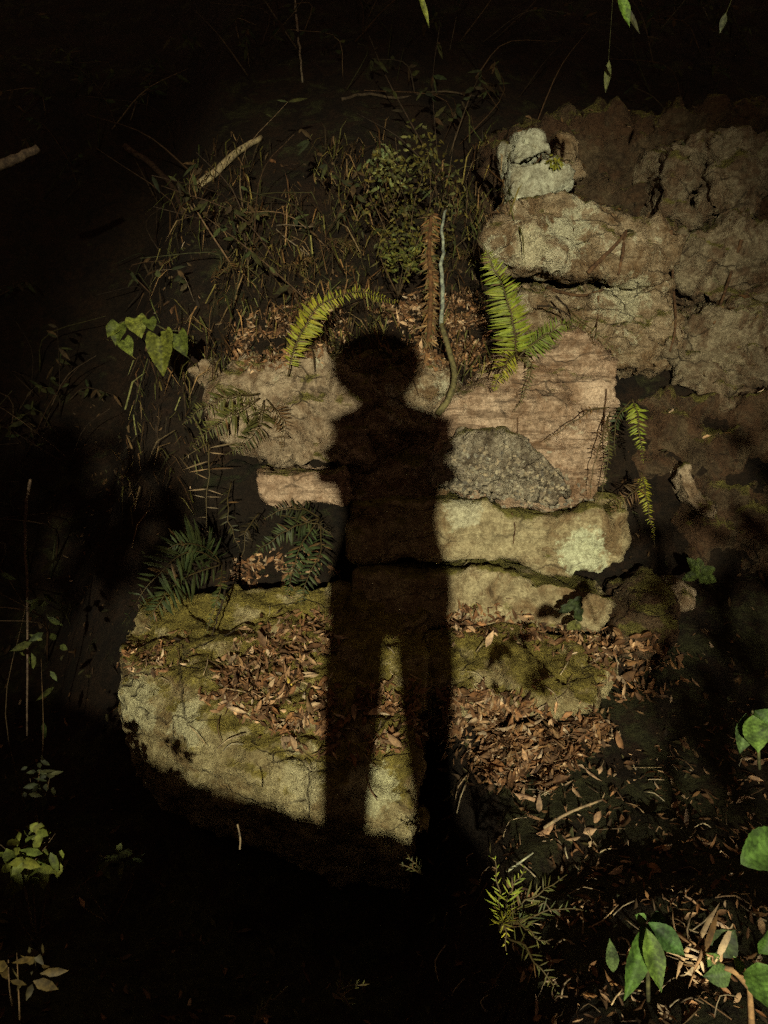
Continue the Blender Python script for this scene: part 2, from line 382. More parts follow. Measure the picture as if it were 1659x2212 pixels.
rock('boulder', 'weathered grey boulder left of the shadow shoulder under the arching fern',
     [(470, 845, 4.4), (540, 795, 4.4), (640, 765, 4.45), (740, 790, 4.4), (790, 840, 4.35), (800, 1000, 4.25), (740, 1004, 4.22), (640, 1000, 4.2), (590, 985, 4.22), (520, 940, 4.3), (478, 900, 4.35)],
     (0, .8, .1), M_GREY, amp=.09, fine=.04, chip=.04, seed=43, grow=1.05)
rock('boulder', 'grey brown boulder behind the shadow head and chest',
     [(720, 810, 4.4), (800, 775, 4.45), (900, 775, 4.45), (965, 815, 4.4), (985, 860, 4.35), (968, 950, 4.25), (965, 1062, 4.15), (780, 1075, 4.15), (730, 1000, 4.25)],
     (0, .8, .1), M_UPPER, amp=.05, fine=.025, seed=47, chip=.03, grow=1.10)
rock('rock', 'rock filling the recess left of the shadow hips, coloured black as shade',
     [(420, 1010, 4.5), (600, 990, 4.45), (780, 1000, 4.4), (780, 1270, 4.25), (600, 1265, 4.25), (430, 1260, 4.35)], (0, .7, 0), M_RECESS_SHADE, amp=.06, fine=.03, seed=49)
rock('boulder', 'round nosed pale boulder overhanging the dark crack at upper right',
     [(1070, 505, 4.62), (1092, 455, 4.66), (1150, 418, 4.7), (1230, 408, 4.75), (1300, 442, 4.75), (1370, 492, 4.75), (1445, 482, 4.85), (1456, 560, 4.8), (1440, 602, 4.75),
      (1300, 592, 4.68), (1240, 584, 4.64), (1150, 572, 4.6), (1090, 556, 4.6)],
     (0, 1, .1), M_UPPER, amp=.08, fine=.028, strata=.014, sdir=(.3, 0, 1), seed=53, chip=.035, grow=1.04)
rock('boulder', 'pale rock tucked under the round nosed boulder at upper right',
     [(1118, 632, 5.0), (1200, 628, 4.97), (1260, 626, 4.92), (1340, 620, 4.82), (1445, 610, 4.8), (1456, 700, 4.75), (1440, 770, 4.7), (1370, 800, 4.65), (1300, 770, 4.65), (1240, 735, 4.7), (1150, 705, 4.75), (1120, 660, 4.8)],
     (0, .9, .05), M_UPPER, amp=.08, fine=.03, strata=.012, sdir=(-.2, 0, 1), seed=57, chip=.04, grow=1.10)
rock('rock', 'white lichen covered block on top of the round nosed boulder',
     [(1106, 366, 4.9), (1190, 346, 4.9), (1226, 372, 4.9), (1238, 398, 4.9), (1160, 424, 4.88), (1108, 446, 4.86)], (0, .5, 0), M_WHITE, voxel=.016, amp=.05, fine=.022, seed=59, chip=.03, grow=.98)
rock('rock', 'white lichen covered block above the thin dark crack at upper right',
     [(1104, 296, 5.0), (1140, 282, 5.0), (1168, 290, 5.0), (1186, 332, 4.98), (1108, 352, 4.95)], (0, .5, 0), M_WHITE, voxel=.016, amp=.05, fine=.022, seed=61, chip=.03, grow=.98)
rock('rock', 'upright pale stone right of the white lichen blocks',
     [(1196, 276, 5.05), (1232, 268, 5.05), (1262, 300, 5.05), (1266, 380, 5.0), (1236, 392, 5.0), (1204, 350, 5.02)], (0, .5, 0), M_UPPER, voxel=.02, amp=.03, fine=.02, seed=67)
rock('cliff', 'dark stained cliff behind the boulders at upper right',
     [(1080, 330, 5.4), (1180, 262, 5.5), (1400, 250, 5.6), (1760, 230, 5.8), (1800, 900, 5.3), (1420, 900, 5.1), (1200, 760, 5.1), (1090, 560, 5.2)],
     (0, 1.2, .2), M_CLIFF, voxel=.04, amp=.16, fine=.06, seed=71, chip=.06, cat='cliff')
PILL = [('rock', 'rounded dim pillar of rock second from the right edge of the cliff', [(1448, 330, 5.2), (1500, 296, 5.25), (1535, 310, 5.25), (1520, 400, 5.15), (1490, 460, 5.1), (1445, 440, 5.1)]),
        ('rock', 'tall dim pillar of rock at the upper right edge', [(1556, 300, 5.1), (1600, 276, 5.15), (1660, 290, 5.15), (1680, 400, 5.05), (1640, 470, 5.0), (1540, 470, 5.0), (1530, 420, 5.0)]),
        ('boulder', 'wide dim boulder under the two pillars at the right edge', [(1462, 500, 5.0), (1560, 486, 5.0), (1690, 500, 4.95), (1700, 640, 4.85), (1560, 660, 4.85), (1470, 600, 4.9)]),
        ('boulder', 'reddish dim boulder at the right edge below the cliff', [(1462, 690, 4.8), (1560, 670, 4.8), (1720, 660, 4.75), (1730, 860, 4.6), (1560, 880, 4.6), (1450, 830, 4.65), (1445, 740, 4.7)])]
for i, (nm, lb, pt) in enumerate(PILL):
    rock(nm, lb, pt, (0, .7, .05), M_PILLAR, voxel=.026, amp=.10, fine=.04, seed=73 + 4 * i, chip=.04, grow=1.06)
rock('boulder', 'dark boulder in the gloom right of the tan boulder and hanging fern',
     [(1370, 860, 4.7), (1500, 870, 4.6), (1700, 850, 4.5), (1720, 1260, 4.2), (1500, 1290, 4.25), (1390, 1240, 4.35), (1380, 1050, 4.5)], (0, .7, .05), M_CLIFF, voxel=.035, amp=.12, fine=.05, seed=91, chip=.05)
rock('rock', 'pale narrow stone jutting from the dark boulder at right',
     [(1460, 1010, 4.3), (1490, 1000, 4.32), (1515, 1060, 4.28), (1556, 1105, 4.25), (1535, 1118, 4.22), (1490, 1085, 4.22)], (0, .25, 0), M_GREY, voxel=.016, amp=.02, fine=.014, seed=97)
rock('rock', 'dim brown stone below the pale narrow stone at right',
     [(1420, 1285, 3.9), (1470, 1258, 3.95), (1510, 1280, 3.95), (1490, 1320, 3.85), (1430, 1325, 3.82)], (0, .25, -.02), M_GREY, voxel=.018, amp=.02, fine=.014, seed=101)
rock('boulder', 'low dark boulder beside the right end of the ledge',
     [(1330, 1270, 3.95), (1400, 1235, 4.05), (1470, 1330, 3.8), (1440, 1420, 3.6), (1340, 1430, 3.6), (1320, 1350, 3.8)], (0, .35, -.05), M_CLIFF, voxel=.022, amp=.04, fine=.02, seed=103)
rock('rock', 'sloping grey stone poking up left of the arching fern',
     [(405, 800, 4.7), (440, 770, 4.72), (480, 800, 4.7), (510, 850, 4.6), (450, 860, 4.6)], (0, .3, .0), M_GREY, voxel=.02, amp=.025, fine=.02, seed=107)

# one tree of everything solid, for resting leaves and roots on it
allv = []; allf = []
for vs, fs in zip(BV, BF):
    n = len(allv); allv += vs; allf += [tuple(i + n for i in f) for f in fs]
BVH = BVHTree.FromPolygons(allv, allf)
def hit(x, y):
    p, n, i, d = BVH.ray_cast(CAM, ray(x, y), 40)
    if p is None: return P(x, y, 8), Vector((0, -1, 0))
    return p, n
def drop(x, y, z=6):
    p, n, i, d = BVH.ray_cast(Vector((x, y, z)), Vector((0, 0, -1)), 40)
    return p, n
# ------------------------------------------------------------------ plant builders
def curve(pts, n):
    """smooth curve through the points, n + 1 samples"""
    pts = [Vector(p) for p in pts]
    if len(pts) == 2: return [pts[0].lerp(pts[1], i / n) for i in range(n + 1)]
    q = [pts[0] * 2 - pts[1]] + pts + [pts[-1] * 2 - pts[-2]]
    out = []; m = len(pts) - 1
    for i in range(n + 1):
        u = i / n * m; k = min(int(u), m - 1); t = u - k
        a, b, c, d = q[k], q[k + 1], q[k + 2], q[k + 3]
        out.append(.5 * ((2 * b) + (c - a) * t + (2 * a - 5 * b + 4 * c - d) * t * t + (3 * b - a - 3 * c + d) * t ** 3))
    return out
def blade(mb, base, d, nrm, l, w, col, droop=.3, fold=.15):
    """one leaflet: pointed, slightly folded along its rib and drooping"""
    side = d.cross(nrm).normalized(); vs = [base]
    for u, k in ((.28, .85), (.62, .8)):
        c = base + d * l * u - nrm * droop * l * u * u
        vs += [c + side * w * k * .5 - nrm * fold * w, c, c - side * w * k * .5 - nrm * fold * w]
    vs.append(base + d * l - nrm * droop * l)
    mb.add(vs, [(0, 2, 1), (0, 3, 2), (1, 2, 5, 4), (2, 3, 6, 5), (4, 5, 7), (5, 6, 7)], col)
def frond(parent, pts, n, ln, col, up=(0, -1, .25), droop=.3, ang=.3, w=.2, stem=.004, prof=None, start=.08, miss=0.0, stemcol=(.10, .075, .03), mat=None, ragged=.22):
    c = curve(pts, n); sdv = random.uniform(0, 50); c = [p + noise.noise_vector(Vector((i * 6.0 / n + sdv, 0, 0))) * .014 * min(1, i / 6) for i, p in enumerate(c)]; mb = MB(); up = Vector(up).normalized()
    for i in range(n + 1):
        u = i / n
        if u < start: continue
        t = (c[min(i + 1, n)] - c[max(i - 1, 0)]).normalized(); sd = t.cross(up)
        sd = sd.normalized() if sd.length > 1e-6 else t.orthogonal().normalized(); nr = sd.cross(t).normalized()
        k = (u - start) / (1 - start)
        f = prof(k) if prof else min(1, .45 + k * 2.2) * (1 - k) ** .75 + .03
        for s in (-1, 1):
            if random.random() < miss + .05: continue
            cl = (.13, .075, .03) if random.random() < .06 else col
            l = ln * f * (1 + random.uniform(-ragged, ragged))
            a = ang + random.gauss(0, .12) + .25 * k
            d = (sd * s * math.cos(a) + t * math.sin(a) + nr * random.gauss(-.08, .22)).normalized()
            blade(mb, c[i] + t * random.uniform(-.3, .3) * (c[1] - c[0]).length, d, nr, l * (random.uniform(.4, .8) if random.random() < .07 else 1), max(.004, l * w * random.uniform(.75, 1.25)), jit(cl, .3), droop * random.uniform(.4, 1.4))
    mb.tube(c, [stem, stem * .35], stemcol, 5)
    o = mb.build('frond', mat or M_FERN, parent)
    return o
def fern(label, at, fronds, name='fern', cat='fern', group=None):
    r = empty(name, at); tag(r, label, cat, group)
    for f in fronds: frond(r, **f)
    return r
GREEN = (.22, .265, .03); YGREEN = (.29, .29, .03); DGREEN = (.048, .064, .022); OLIVE = (.105, .105, .028); BROWN = (.13, .075, .03); TAN = (.26, .18, .095)

# --- ferns
fern('single yellow green fern frond arching over the left of the shadow head', P(628, 800, 4.35),
     [dict(pts=[P(622, 812, 4.30), P(640, 745, 4.26), P(668, 690, 4.24), P(705, 652, 4.24), P(770, 634, 4.28), P(865, 648, 4.36)], n=84, ln=.085, col=YGREEN, w=.15, droop=.35, ang=.15,
           prof=lambda k: .55 + .45 * math.sin(min(1, k * 1.6) * math.pi) if k < .5 else .95 * (1 - k) ** .45)])
fern('bright green fern standing in front of the tan boulder with three fronds', P(1118, 775, 4.1),
     [dict(pts=[P(1118, 775, 4.12), P(1108, 700, 4.06), P(1088, 620, 4.03), P(1048, 540, 4.05)], n=84, ln=.135, col=GREEN, w=.115, droop=.45, ang=.05, ragged=.2,
           prof=lambda k: (.75 + .3 * k) * (1 - k) ** .5 + .04),
      dict(pts=[P(1122, 770, 4.12), P(1160, 735, 4.1), P(1200, 710, 4.1), P(1246, 692, 4.12)], n=46, ln=.11, col=(.14, .18, .028), w=.13, droop=.45, ang=.3),
      dict(pts=[P(1118, 760, 4.1), P(1098, 780, 4.02), P(1080, 812, 3.98), P(1066, 846, 3.97)], n=38, ln=.085, col=YGREEN, w=.12, droop=.5, ang=.1),
      dict(pts=[P(1124, 770, 4.12), P(1150, 790, 4.08), P(1136, 840, 4.05), P(1112, 890, 4.06)], n=24, ln=.045, col=OLIVE, w=.2, droop=.4)])
fern('small dry fern drooping from the edge above the tan boulder', P(1250, 700, 4.35),
     [dict(pts=[P(1228, 668, 4.5), P(1262, 700, 4.36), P(1300, 730, 4.3), P(1334, 762, 4.26)], n=26, ln=.06, col=OLIVE, miss=.2),
      dict(pts=[P(1238, 690, 4.45), P(1270, 715, 4.32), P(1290, 750, 4.26)], n=20, ln=.04, col=BROWN, miss=.2)])
fern('green fern frond hanging at the right corner of the tan boulder', P(1365, 870, 4.1),
     [dict(pts=[P(1366, 862, 4.1), P(1376, 890, 4.04), P(1384, 940, 4.0), P(1392, 995, 4.0)], n=30, ln=.075, col=GREEN, w=.2, droop=.4),
      dict(pts=[P(1362, 866, 4.1), P(1338, 895, 4.06), P(1326, 935, 4.04), P(1330, 985, 4.04)], n=22, ln=.05, col=DGREEN, miss=.25)])
fern('narrow yellow green fern frond hanging beside the right end of the thick slab', P(1392, 1030, 4.05),
     [dict(pts=[P(1384, 1020, 4.05), P(1396, 1065, 3.98), P(1406, 1120, 3.95), P(1416, 1180, 3.95)], n=34, ln=.05, col=YGREEN, w=.24, droop=.5),
      dict(pts=[P(1388, 1022, 4.05), P(1372, 1060, 3.97), P(1340, 1085, 3.94), P(1322, 1110, 3.93)], n=20, ln=.075, col=BROWN, w=.13, miss=.1, droop=.2)])
fern('brown withered fern hanging down the right side of the tan boulder', P(1310, 900, 4.05),
     [dict(pts=[P(1318, 890, 4.06), P(1298, 950, 3.98), P(1282, 1010, 3.95), P(1276, 1075, 3.95)], n=26, ln=.045, col=(.10, .055, .022), w=.2, miss=.3),
      dict(pts=[P(1312, 900, 4.06), P(1316, 960, 3.98), P(1304, 1040, 3.95), P(1298, 1135, 3.92)], n=34, ln=.035, col=OLIVE, w=.25, miss=.15),
      dict(pts=[P(1316, 880, 4.06), P(1270, 890, 3.98), P(1215, 925, 3.97), P(1175, 952, 3.98)], n=24, ln=.03, col=(.15, .085, .03), w=.3, miss=.35)])
fern('dark broad fern with arching fronds over the left end of the mossy slab', P(470, 1215, 3.9),
     [dict(pts=[P(478, 1215, 3.9), P(420, 1195, 3.7), P(350, 1230, 3.55), P(270, 1345, 3.5)], n=24, ln=.19, col=DGREEN, w=.16, droop=.35, ang=.25),
      dict(pts=[P(478, 1218, 3.9), P(400, 1250, 3.7), P(345, 1300, 3.55), P(300, 1372, 3.5)], n=24, ln=.14, col=DGREEN, w=.17, droop=.4),
      dict(pts=[P(480, 1215, 3.9), P(476, 1270, 3.66), P(462, 1320, 3.6), P(440, 1372, 3.58)], n=20, ln=.055, col=(.06, .075, .02), w=.35, droop=.3),
      dict(pts=[P(475, 1212, 3.9), P(440, 1180, 3.75), P(390, 1175, 3.65), P(330, 1200, 3.6)], n=22, ln=.12, col=DGREEN, w=.17, droop=.3)])
fern('dark green fern in the recess just left of the shadow hips', P(660, 1180, 4.0),
     [dict(pts=[P(690, 1120, 4.05), P(640, 1135, 3.92), P(590, 1165, 3.86), P(545, 1200, 3.86)], n=26, ln=.10, col=DGREEN, droop=.3, w=.2),
      dict(pts=[P(690, 1120, 4.05), P(650, 1180, 3.9), P(630, 1240, 3.8), P(618, 1300, 3.76)], n=26, ln=.09, col=(.05, .075, .025), droop=.35, w=.22),
      dict(pts=[P(692, 1125, 4.05), P(690, 1190, 3.88), P(664, 1250, 3.78), P(650, 1310, 3.74)], n=22, ln=.10, col=DGREEN, droop=.35, w=.2),
      dict(pts=[P(690, 1118, 4.05), P(650, 1098, 3.95), P(610, 1102, 3.9), P(570, 1122, 3.9)], n=20, ln=.08, col=(.03, .035, .012), droop=.3)])
fern('withered fern hanging in the black recess under the tan block', P(560, 1120, 4.1),
     [dict(pts=[P(560, 1108, 4.1), P(540, 1135, 4.0), P(530, 1165, 3.96), P(526, 1200, 3.95)], n=16, ln=.07, col=(.05, .038, .018), miss=.3, droop=.5),
      dict(pts=[P(600, 1112, 4.1), P(640, 1120, 4.0), P(690, 1135, 3.96), P(722, 1160, 3.95)], n=16, ln=.06, col=(.06, .045, .02), miss=.35, w=.12),
      dict(pts=[P(500, 1040, 4.3), P(490, 1090, 4.15), P(500, 1140, 4.1), P(520, 1190, 4.08)], n=16, ln=.08, col=(.045, .045, .016), miss=.25)])
fern('feathery olive fern spilling over the left side of the grey boulder', P(520, 870, 4.25),
     [dict(pts=[P(560, 850, 4.3), P(500, 855, 4.15), P(440, 880, 4.08), P(395, 915, 4.06)], n=34, ln=.11, col=OLIVE, w=.14, droop=.5),
      dict(pts=[P(560, 860, 4.3), P(510, 890, 4.12), P(460, 920, 4.06), P(415, 965, 4.04)], n=30, ln=.12, col=OLIVE, w=.14, droop=.5),
      dict(pts=[P(570, 865, 4.3), P(560, 905, 4.12), P(530, 950, 4.05), P(490, 985, 4.02)], n=28, ln=.12, col=(.07, .07, .02), w=.14, droop=.5),
      dict(pts=[P(575, 862, 4.3), P(600, 890, 4.14), P(610, 930, 4.08), P(605, 975, 4.08)], n=26, ln=.09, col=BROWN, w=.14, droop=.4, miss=.2)])
fern('bare pale fern skeleton left of the tan block', P(452, 960, 4.05),
     [dict(pts=[P(450, 955, 4.06), P(452, 1010, 4.0), P(448, 1080, 3.98), P(444, 1165, 3.97)], n=12, ln=.12, col=TAN, w=.07, droop=.15, ang=-.1, miss=.35, ragged=.4, prof=lambda k: 1 - .6 * k),
      dict(pts=[P(452, 957, 4.06), P(440, 962, 4.02), P(420, 975, 4.0), P(396, 990, 3.98)], n=5, ln=.05, col=TAN, w=.1, miss=.3)])
fern('spiky small fern in the dark foreground below the shadow feet at right', P(1085, 2010, 2.15),
     [dict(pts=[P(1078, 2010, 2.15), P(1110, 1965, 2.1), P(1160, 1930, 2.1), P(1222, 1895, 2.12)], n=16, ln=.085, col=OLIVE, w=.11, droop=.15, ang=.6),
      dict(pts=[P(1078, 2010, 2.15), P(1120, 1990, 2.08), P(1180, 1975, 2.06), P(1260, 1960, 2.06)], n=14, ln=.07, col=(.07, .085, .022), w=.11, droop=.15, ang=.6),
      dict(pts=[P(1080, 2010, 2.15), P(1082, 1960, 2.1), P(1072, 1910, 2.1), P(1062, 1850, 2.12)], n=14, ln=.05, col=GREEN, w=.14, droop=.25, ang=.5),
      dict(pts=[P(1078, 2010, 2.15), P(1098, 1950, 2.08), P(1112, 1905, 2.08), P(1128, 1868, 2.1)], n=14, ln=.06, col=GREEN, w=.12, droop=.2, ang=.6),
      dict(pts=[P(1080, 2012, 2.15), P(1086, 1985, 2.05), P(1092, 2005, 2.0), P(1098, 2050, 1.97)], n=14, ln=.055, col=YGREEN, w=.13, droop=.3, ang=.5),
      dict(pts=[P(1080, 2012, 2.15), P(1110, 1990, 2.04), P(1140, 2010, 1.98), P(1180, 2040, 1.95)], n=14, ln=.06, col=OLIVE, w=.12, droop=.3, ang=.6),
      dict(pts=[P(1082, 2010, 2.15), P(1130, 2050, 2.0), P(1180, 2110, 1.92), P(1222, 2180, 1.88)], n=18, ln=.05, col=OLIVE, w=.12, droop=.2, ang=.5)])
fern('tiny pale sprig in the dark just below the shadow feet', P(912, 1885, 2.5),
     [dict(pts=[P(914, 1890, 2.5), P(900, 1868, 2.48), P(880, 1846, 2.48)], n=5, ln=.04, col=(.13, .13, .05), w=.12, ang=.5),
      dict(pts=[P(912, 1888, 2.5), P(890, 1876, 2.46), P(862, 1866, 2.46)], n=4, ln=.03, col=(.11, .11, .04), w=.12, ang=.5)], name='sprig', cat='sprig')
fern('thin green sprig leaning at the bottom edge left of the small star sprig', P(560, 2200, 1.75),
     [dict(pts=[P(546, 2216, 1.72), P(570, 2180, 1.74), P(622, 2130, 1.78)], n=9, ln=.03, col=OLIVE, w=.2, ang=.9)], name='sprig', cat='sprig')
fern('small star shaped green sprig near the bottom edge', P(735, 2150, 1.75),
     [dict(pts=[P(728, 2142, 1.75), P(760, 2130, 1.74), P(796, 2120, 1.75)], n=5, ln=.03, col=OLIVE, w=.2, ang=.7),
      dict(pts=[P(728, 2142, 1.75), P(748, 2160, 1.73), P(766, 2182, 1.72)], n=5, ln=.03, col=OLIVE, w=.2, ang=.7),
      dict(pts=[P(728, 2142, 1.75), P(736, 2122, 1.76), P(738, 2100, 1.77)], n=4, ln=.02, col=OLIVE, w=.2, ang=.7)], name='sprig', cat='sprig')

# --- broad leaves
def leafmesh(mb, base, d, nrm, l, w, col, shape='lance', curl=.25, fold=.18, seg=9, wav=.0):
    d = d.normalized(); side = d.cross(nrm).normalized(); nrm = side.cross(d).normalized(); vs = []; k = 5 if seg < 6 else 7
    ph = random.uniform(0, 6)
    for i in range(seg + 1):
        u = i / seg
        if shape == 'heart': f = math.sin(math.pi * min(1, (u * .92 + .08)) ** .55) ** .9 if u < 1 else 0
        elif shape == 'oval': f = math.sin(math.pi * u) ** .7
        else: f = math.sin(math.pi * u ** .85) ** 1.1
        f = max(f, .02)
        c = base + d * l * u - nrm * curl * l * u * u
        for j in range(k):
            s = (j / (k - 1) - .5) * 2
            back = -.16 * l * abs(s) * max(0, 1 - u * 4) if shape == 'heart' else 0
            tooth = 1 + (.05 * (i % 2) if seg >= 6 and abs(s) > .9 else 0)
            vs.append(c + side * s * w * .5 * f * tooth + d * back + nrm * (abs(s) * fold * w * f + wav * w * math.sin(u * 14 + ph) * abs(s)))
    fs = [(i * k + j, i * k + j + 1, (i + 1) * k + j + 1, (i + 1) * k + j) for i in range(seg) for j in range(k - 1)]
    if seg < 6: mb.add(vs, fs, col); return
    n0 = len(mb.v); mb.v += [Vector(v) for v in vs]
    for q, f in enumerate(fs):
        i, j = divmod(q, k - 1); m_ = 1.0 + (.16 if (i + abs(2 * j - k + 2) // 2) % 2 else -.14) + random.uniform(-.08, .08)
        if j in ((k - 1) // 2 - 1, (k - 1) // 2): m_ *= 1.12
        mb.f.append(tuple(x + n0 for x in f)); mb.c.append(tuple(c * m_ for c in col))
def leafplant(name, label, stems, leaves, stemcol=(.07, .07, .025), stemr=.004, cat='plant', group=None, shape='lance', lmat=None):
    """stems: lists of points; leaves: (base, direction, normal, length, width, colour)"""
    r = empty(name, stems[0][0]); tag(r, label, cat, group)
    for s in stems:
        mb = MB(); mb.tube(curve(s, 8), [stemr, stemr * .6], stemcol, 6); mb.build('stem', M_WOOD, r)
    for lf in leaves:
        mb = MB(); leafmesh(mb, *lf[:6], shape=shape, curl=random.uniform(.02, .18), fold=random.uniform(.10, .28), wav=.03, seg=18)
        mb.build('leaf', lmat or M_LEAF, r)
    return r
TOC = Vector((0, -1, .25)).normalized()
def PL(x0, y0, x1, y1, Y, w, col, tilt=0.0, nr=None):
    """a leaf from one place to another"""
    a = P(x0, y0, Y); b = P(x1, y1, Y - tilt); d = b - a
    n = nr or (TOC + Vector((random.uniform(-.3, .3), 0, random.uniform(-.2, .3)))).normalized()
    return (a, d, n, d.length, w, col)
HL = [(258, 700, 248, 745, .10), (268, 735, 285, 768, .08), (292, 688, 305, 728, .11), (250, 705, 232, 728, .08), (322, 690, 330, 715, .07),
      (345, 728, 352, 812, .135), (385, 722, 400, 770, .105), (358, 715, 372, 735, .06)]
leafplant('climbing_vine', 'vine with heart shaped green leaves in the dark left of the grey boulder',
          [[P(420, 790, 4.55), P(360, 715, 4.3), P(300, 690, 4.3), P(250, 700, 4.3)], [P(360, 715, 4.3), P(385, 715, 4.28), P(398, 730, 4.28)]],
          [PL(a, b, c, d, 4.28, w, jit((.105, .125, .022), .25), .03) for a, b, c, d, w in HL], shape='heart', cat='vine')
BRI = (.045, .090, .016)
leafplant('seedling', 'seedling with long bright green pointed leaves near the bottom right corner',
          [[P(1400, 2160, 1.22), P(1398, 2060, 1.15), P(1393, 1995, 1.12)]],
          [PL(1392, 2000, 1356, 2165, 1.12, .036, BRI, .06), PL(1396, 2005, 1430, 2145, 1.10, .033, (.085, .14, .024), .04), PL(1396, 1992, 1372, 1976, 1.14, .018, (.07, .13, .03)),
           PL(1400, 1992, 1482, 2066, 1.13, .034, (.04, .085, .022), .02), PL(1394, 1992, 1388, 2020, 1.13, .022, (.07, .14, .03)), PL(1405, 1990, 1440, 1985, 1.16, .03, (.05, .09, .03))])
leafplant('seedling', 'broad bright green leaf reaching in from the right edge above the bottom corner plants',
          [[P(1700, 1960, 1.25), P(1690, 1880, 1.22), P(1680, 1830, 1.2)]], [PL(1690, 1800, 1604, 1866, 1.2, .062, BRI, .03), PL(1690, 1810, 1720, 1860, 1.2, .06, BRI)], shape='oval')
leafplant('seedling', 'pair of green leaves hanging at the right edge in mid height of the lower half',
          [[P(1640, 1660, 1.7), P(1636, 1590, 1.65), P(1625, 1535, 1.62)]],
          [PL(1625, 1545, 1642, 1625, 1.6, .062, (.075, .13, .025), .04), PL(1612, 1540, 1602, 1630, 1.62, .045, (.06, .10, .03), .02), PL(1630, 1535, 1680, 1580, 1.62, .05, BRI, .02)])
leafplant('seedling', 'large green leaf with a brown stalk filling the bottom right corner',
          [[P(1626, 2300, 1.0), P(1622, 2190, 1.0), P(1618, 2130, .99)], [P(1618, 2130, .99), P(1590, 2100, .98), P(1565, 2090, .98)]],
          [PL(1634, 2080, 1676, 2190, .97, .075, (.07, .135, .026), .05), PL(1640, 2060, 1670, 2010, .98, .03, BRI), PL(1580, 2098, 1520, 2112, .98, .03, (.06, .10, .03)), PL(1605, 2100, 1585, 2066, .98, .014, (.14, .22, .07))],
          stemcol=(.22, .13, .06), stemr=.006)
leafplant('seedling', 'small dim green plant between the long leaved seedling and the right edge',
          [[P(1545, 2120, 1.2), P(1545, 2080, 1.2), P(1540, 2060, 1.2)]], [PL(1545, 2080, 1525, 2060, 1.2, .03, (.10, .17, .04)), PL(1540, 2060, 1590, 2010, 1.22, .05, (.04, .06, .02)), PL(1548, 2075, 1560, 2130, 1.2, .03, (.05, .07, .02)), PL(1300 + 25, 2100, 1318, 2030, 1.25, .022, (.06, .09, .03))])
leafplant('seedling', 'small dark leafed plant rooted in front of the lower ledge',
          [[P(1240, 1362, 3.8), P(1242, 1330, 3.72), P(1240, 1300, 3.7)]],
          [PL(1240, 1335 - 5 * i, 1240 + random.choice((-1, 1)) * random.uniform(12, 34), 1335 - 5 * i + random.uniform(-22, 14), 3.7, .035, (.035, .05, .018)) for i in range(9)]
          + [PL(1240, 1340, 1225 + 10 * i, 1362, 3.69, .03, (.13, .13, .04)) for i in range(4)], shape='oval')
leafplant('seedling', 'small green leafy plant in the gloom beside the pale narrow stone at right',
          [[P(1512, 1262, 4.0), P(1512, 1240, 3.95), P(1515, 1215, 3.95)]],
          [PL(1510, 1240, 1510 + random.uniform(-38, 40), 1238 + random.uniform(-34, 26), 3.95, .05, (.07, .10, .025)) for i in range(11)], shape='oval')

def bush(name, label, at, cen, rad, n, l, w, col, stems=4, cat='shrub', group=None, shape='oval', seed=1, part='foliage', up=TOC, var=.3, stemr=.0032):
    """stems rising from the ground and a cloud of separate small leaves along them"""
    random.seed(seed); r = empty(name, at); tag(r, label, cat, group); at = Vector(at); cen = Vector(cen)
    tips = []
    for i in range(stems):
        e = cen + Vector((random.uniform(-1, 1) * rad[0], random.uniform(-1, 1) * rad[1], random.uniform(-.3, 1) * rad[2]))
        m = at.lerp(e, .5) + Vector((random.uniform(-.1, .1), random.uniform(-.1, .1), .05))
        cc = curve([at, m, e], 8); mb = MB(); mb.tube(cc, [stemr, stemr * .35], jit((.09, .06, .03)), 5); mb.build('stem', M_WOOD, r); tips += cc[3:]
    mb = MB()
    for i in range(n):
        while True:
            q = Vector((random.uniform(-1, 1), random.uniform(-1, 1), random.uniform(-1, 1)))
            if q.length < 1: break
        p = cen + Vector((q.x * rad[0], q.y * rad[1], q.z * rad[2]))
        if noise.noise(p * (1.6 / max(rad)) * 1.9 + Vector((seed, 0, 0))) < .0: continue
        d = Vector((random.uniform(-1, 1), random.uniform(-.8, .3), random.uniform(-1, .4))).normalized()
        nn = (up + Vector((random.uniform(-.8, .8), random.uniform(-.6, .6), random.uniform(-.6, .6)))).normalized()
        blade(mb, p, d, nn, l * random.uniform(.6, 1.25), w * random.uniform(.7, 1.2), jit(col, var), random.uniform(0, .5))
    mb.build(part, M_LEAF, r)
    return r
bush('shrub', 'dim tangled shrub with small leaves above the shadow head', P(880, 600, 4.9), P(885, 430, 4.9), (.34, .24, .44), 1050, .040, .018, (.085, .078, .02), 12, seed=3, var=.6)
bush('shrub', 'low green fern like shrub left of the pale straight stem', P(860, 640, 4.7), P(865, 545, 4.65), (.14, .1, .17), 260, .045, .015, (.12, .12, .026), 7, seed=4, var=.5)
bush('shrub', 'green shrub with pale tips high up over the shadow head', P(840, 470, 5.0), P(838, 360, 4.95), (.12, .1, .16), 120, .050, .026, (.16, .17, .06), 6, seed=5, var=.6)
bush('shrub', 'light green shrub low at the left edge of the frame', P(80, 2050, 2.2), P(70, 1838, 2.12), (.085, .07, .085), 90, .062, .034, (.11, .13, .026), 5, seed=6)
bush('shrub', 'dim shrub in the lower left dark, right of the light green shrub', P(240, 2000, 2.45), P(252, 1850, 2.4), (.06, .05, .04), 34, .055, .026, (.07, .085, .03), 3, seed=7)
bush('shrub', 'dim brownish shrub at the left edge near the bottom', P(50, 2300, 1.6), P(45, 2085, 1.5), (.055, .05, .045), 40, .045, .022, (.06, .045, .016), 3, seed=8)
bush('sapling', 'thin pale sapling stem with a few green leaves near the left edge', P(70, 1800, 3.4), P(95, 1400, 3.4), (.09, .08, .36), 46, .09, .035, (.07, .085, .025), 2, seed=9, cat='sapling')
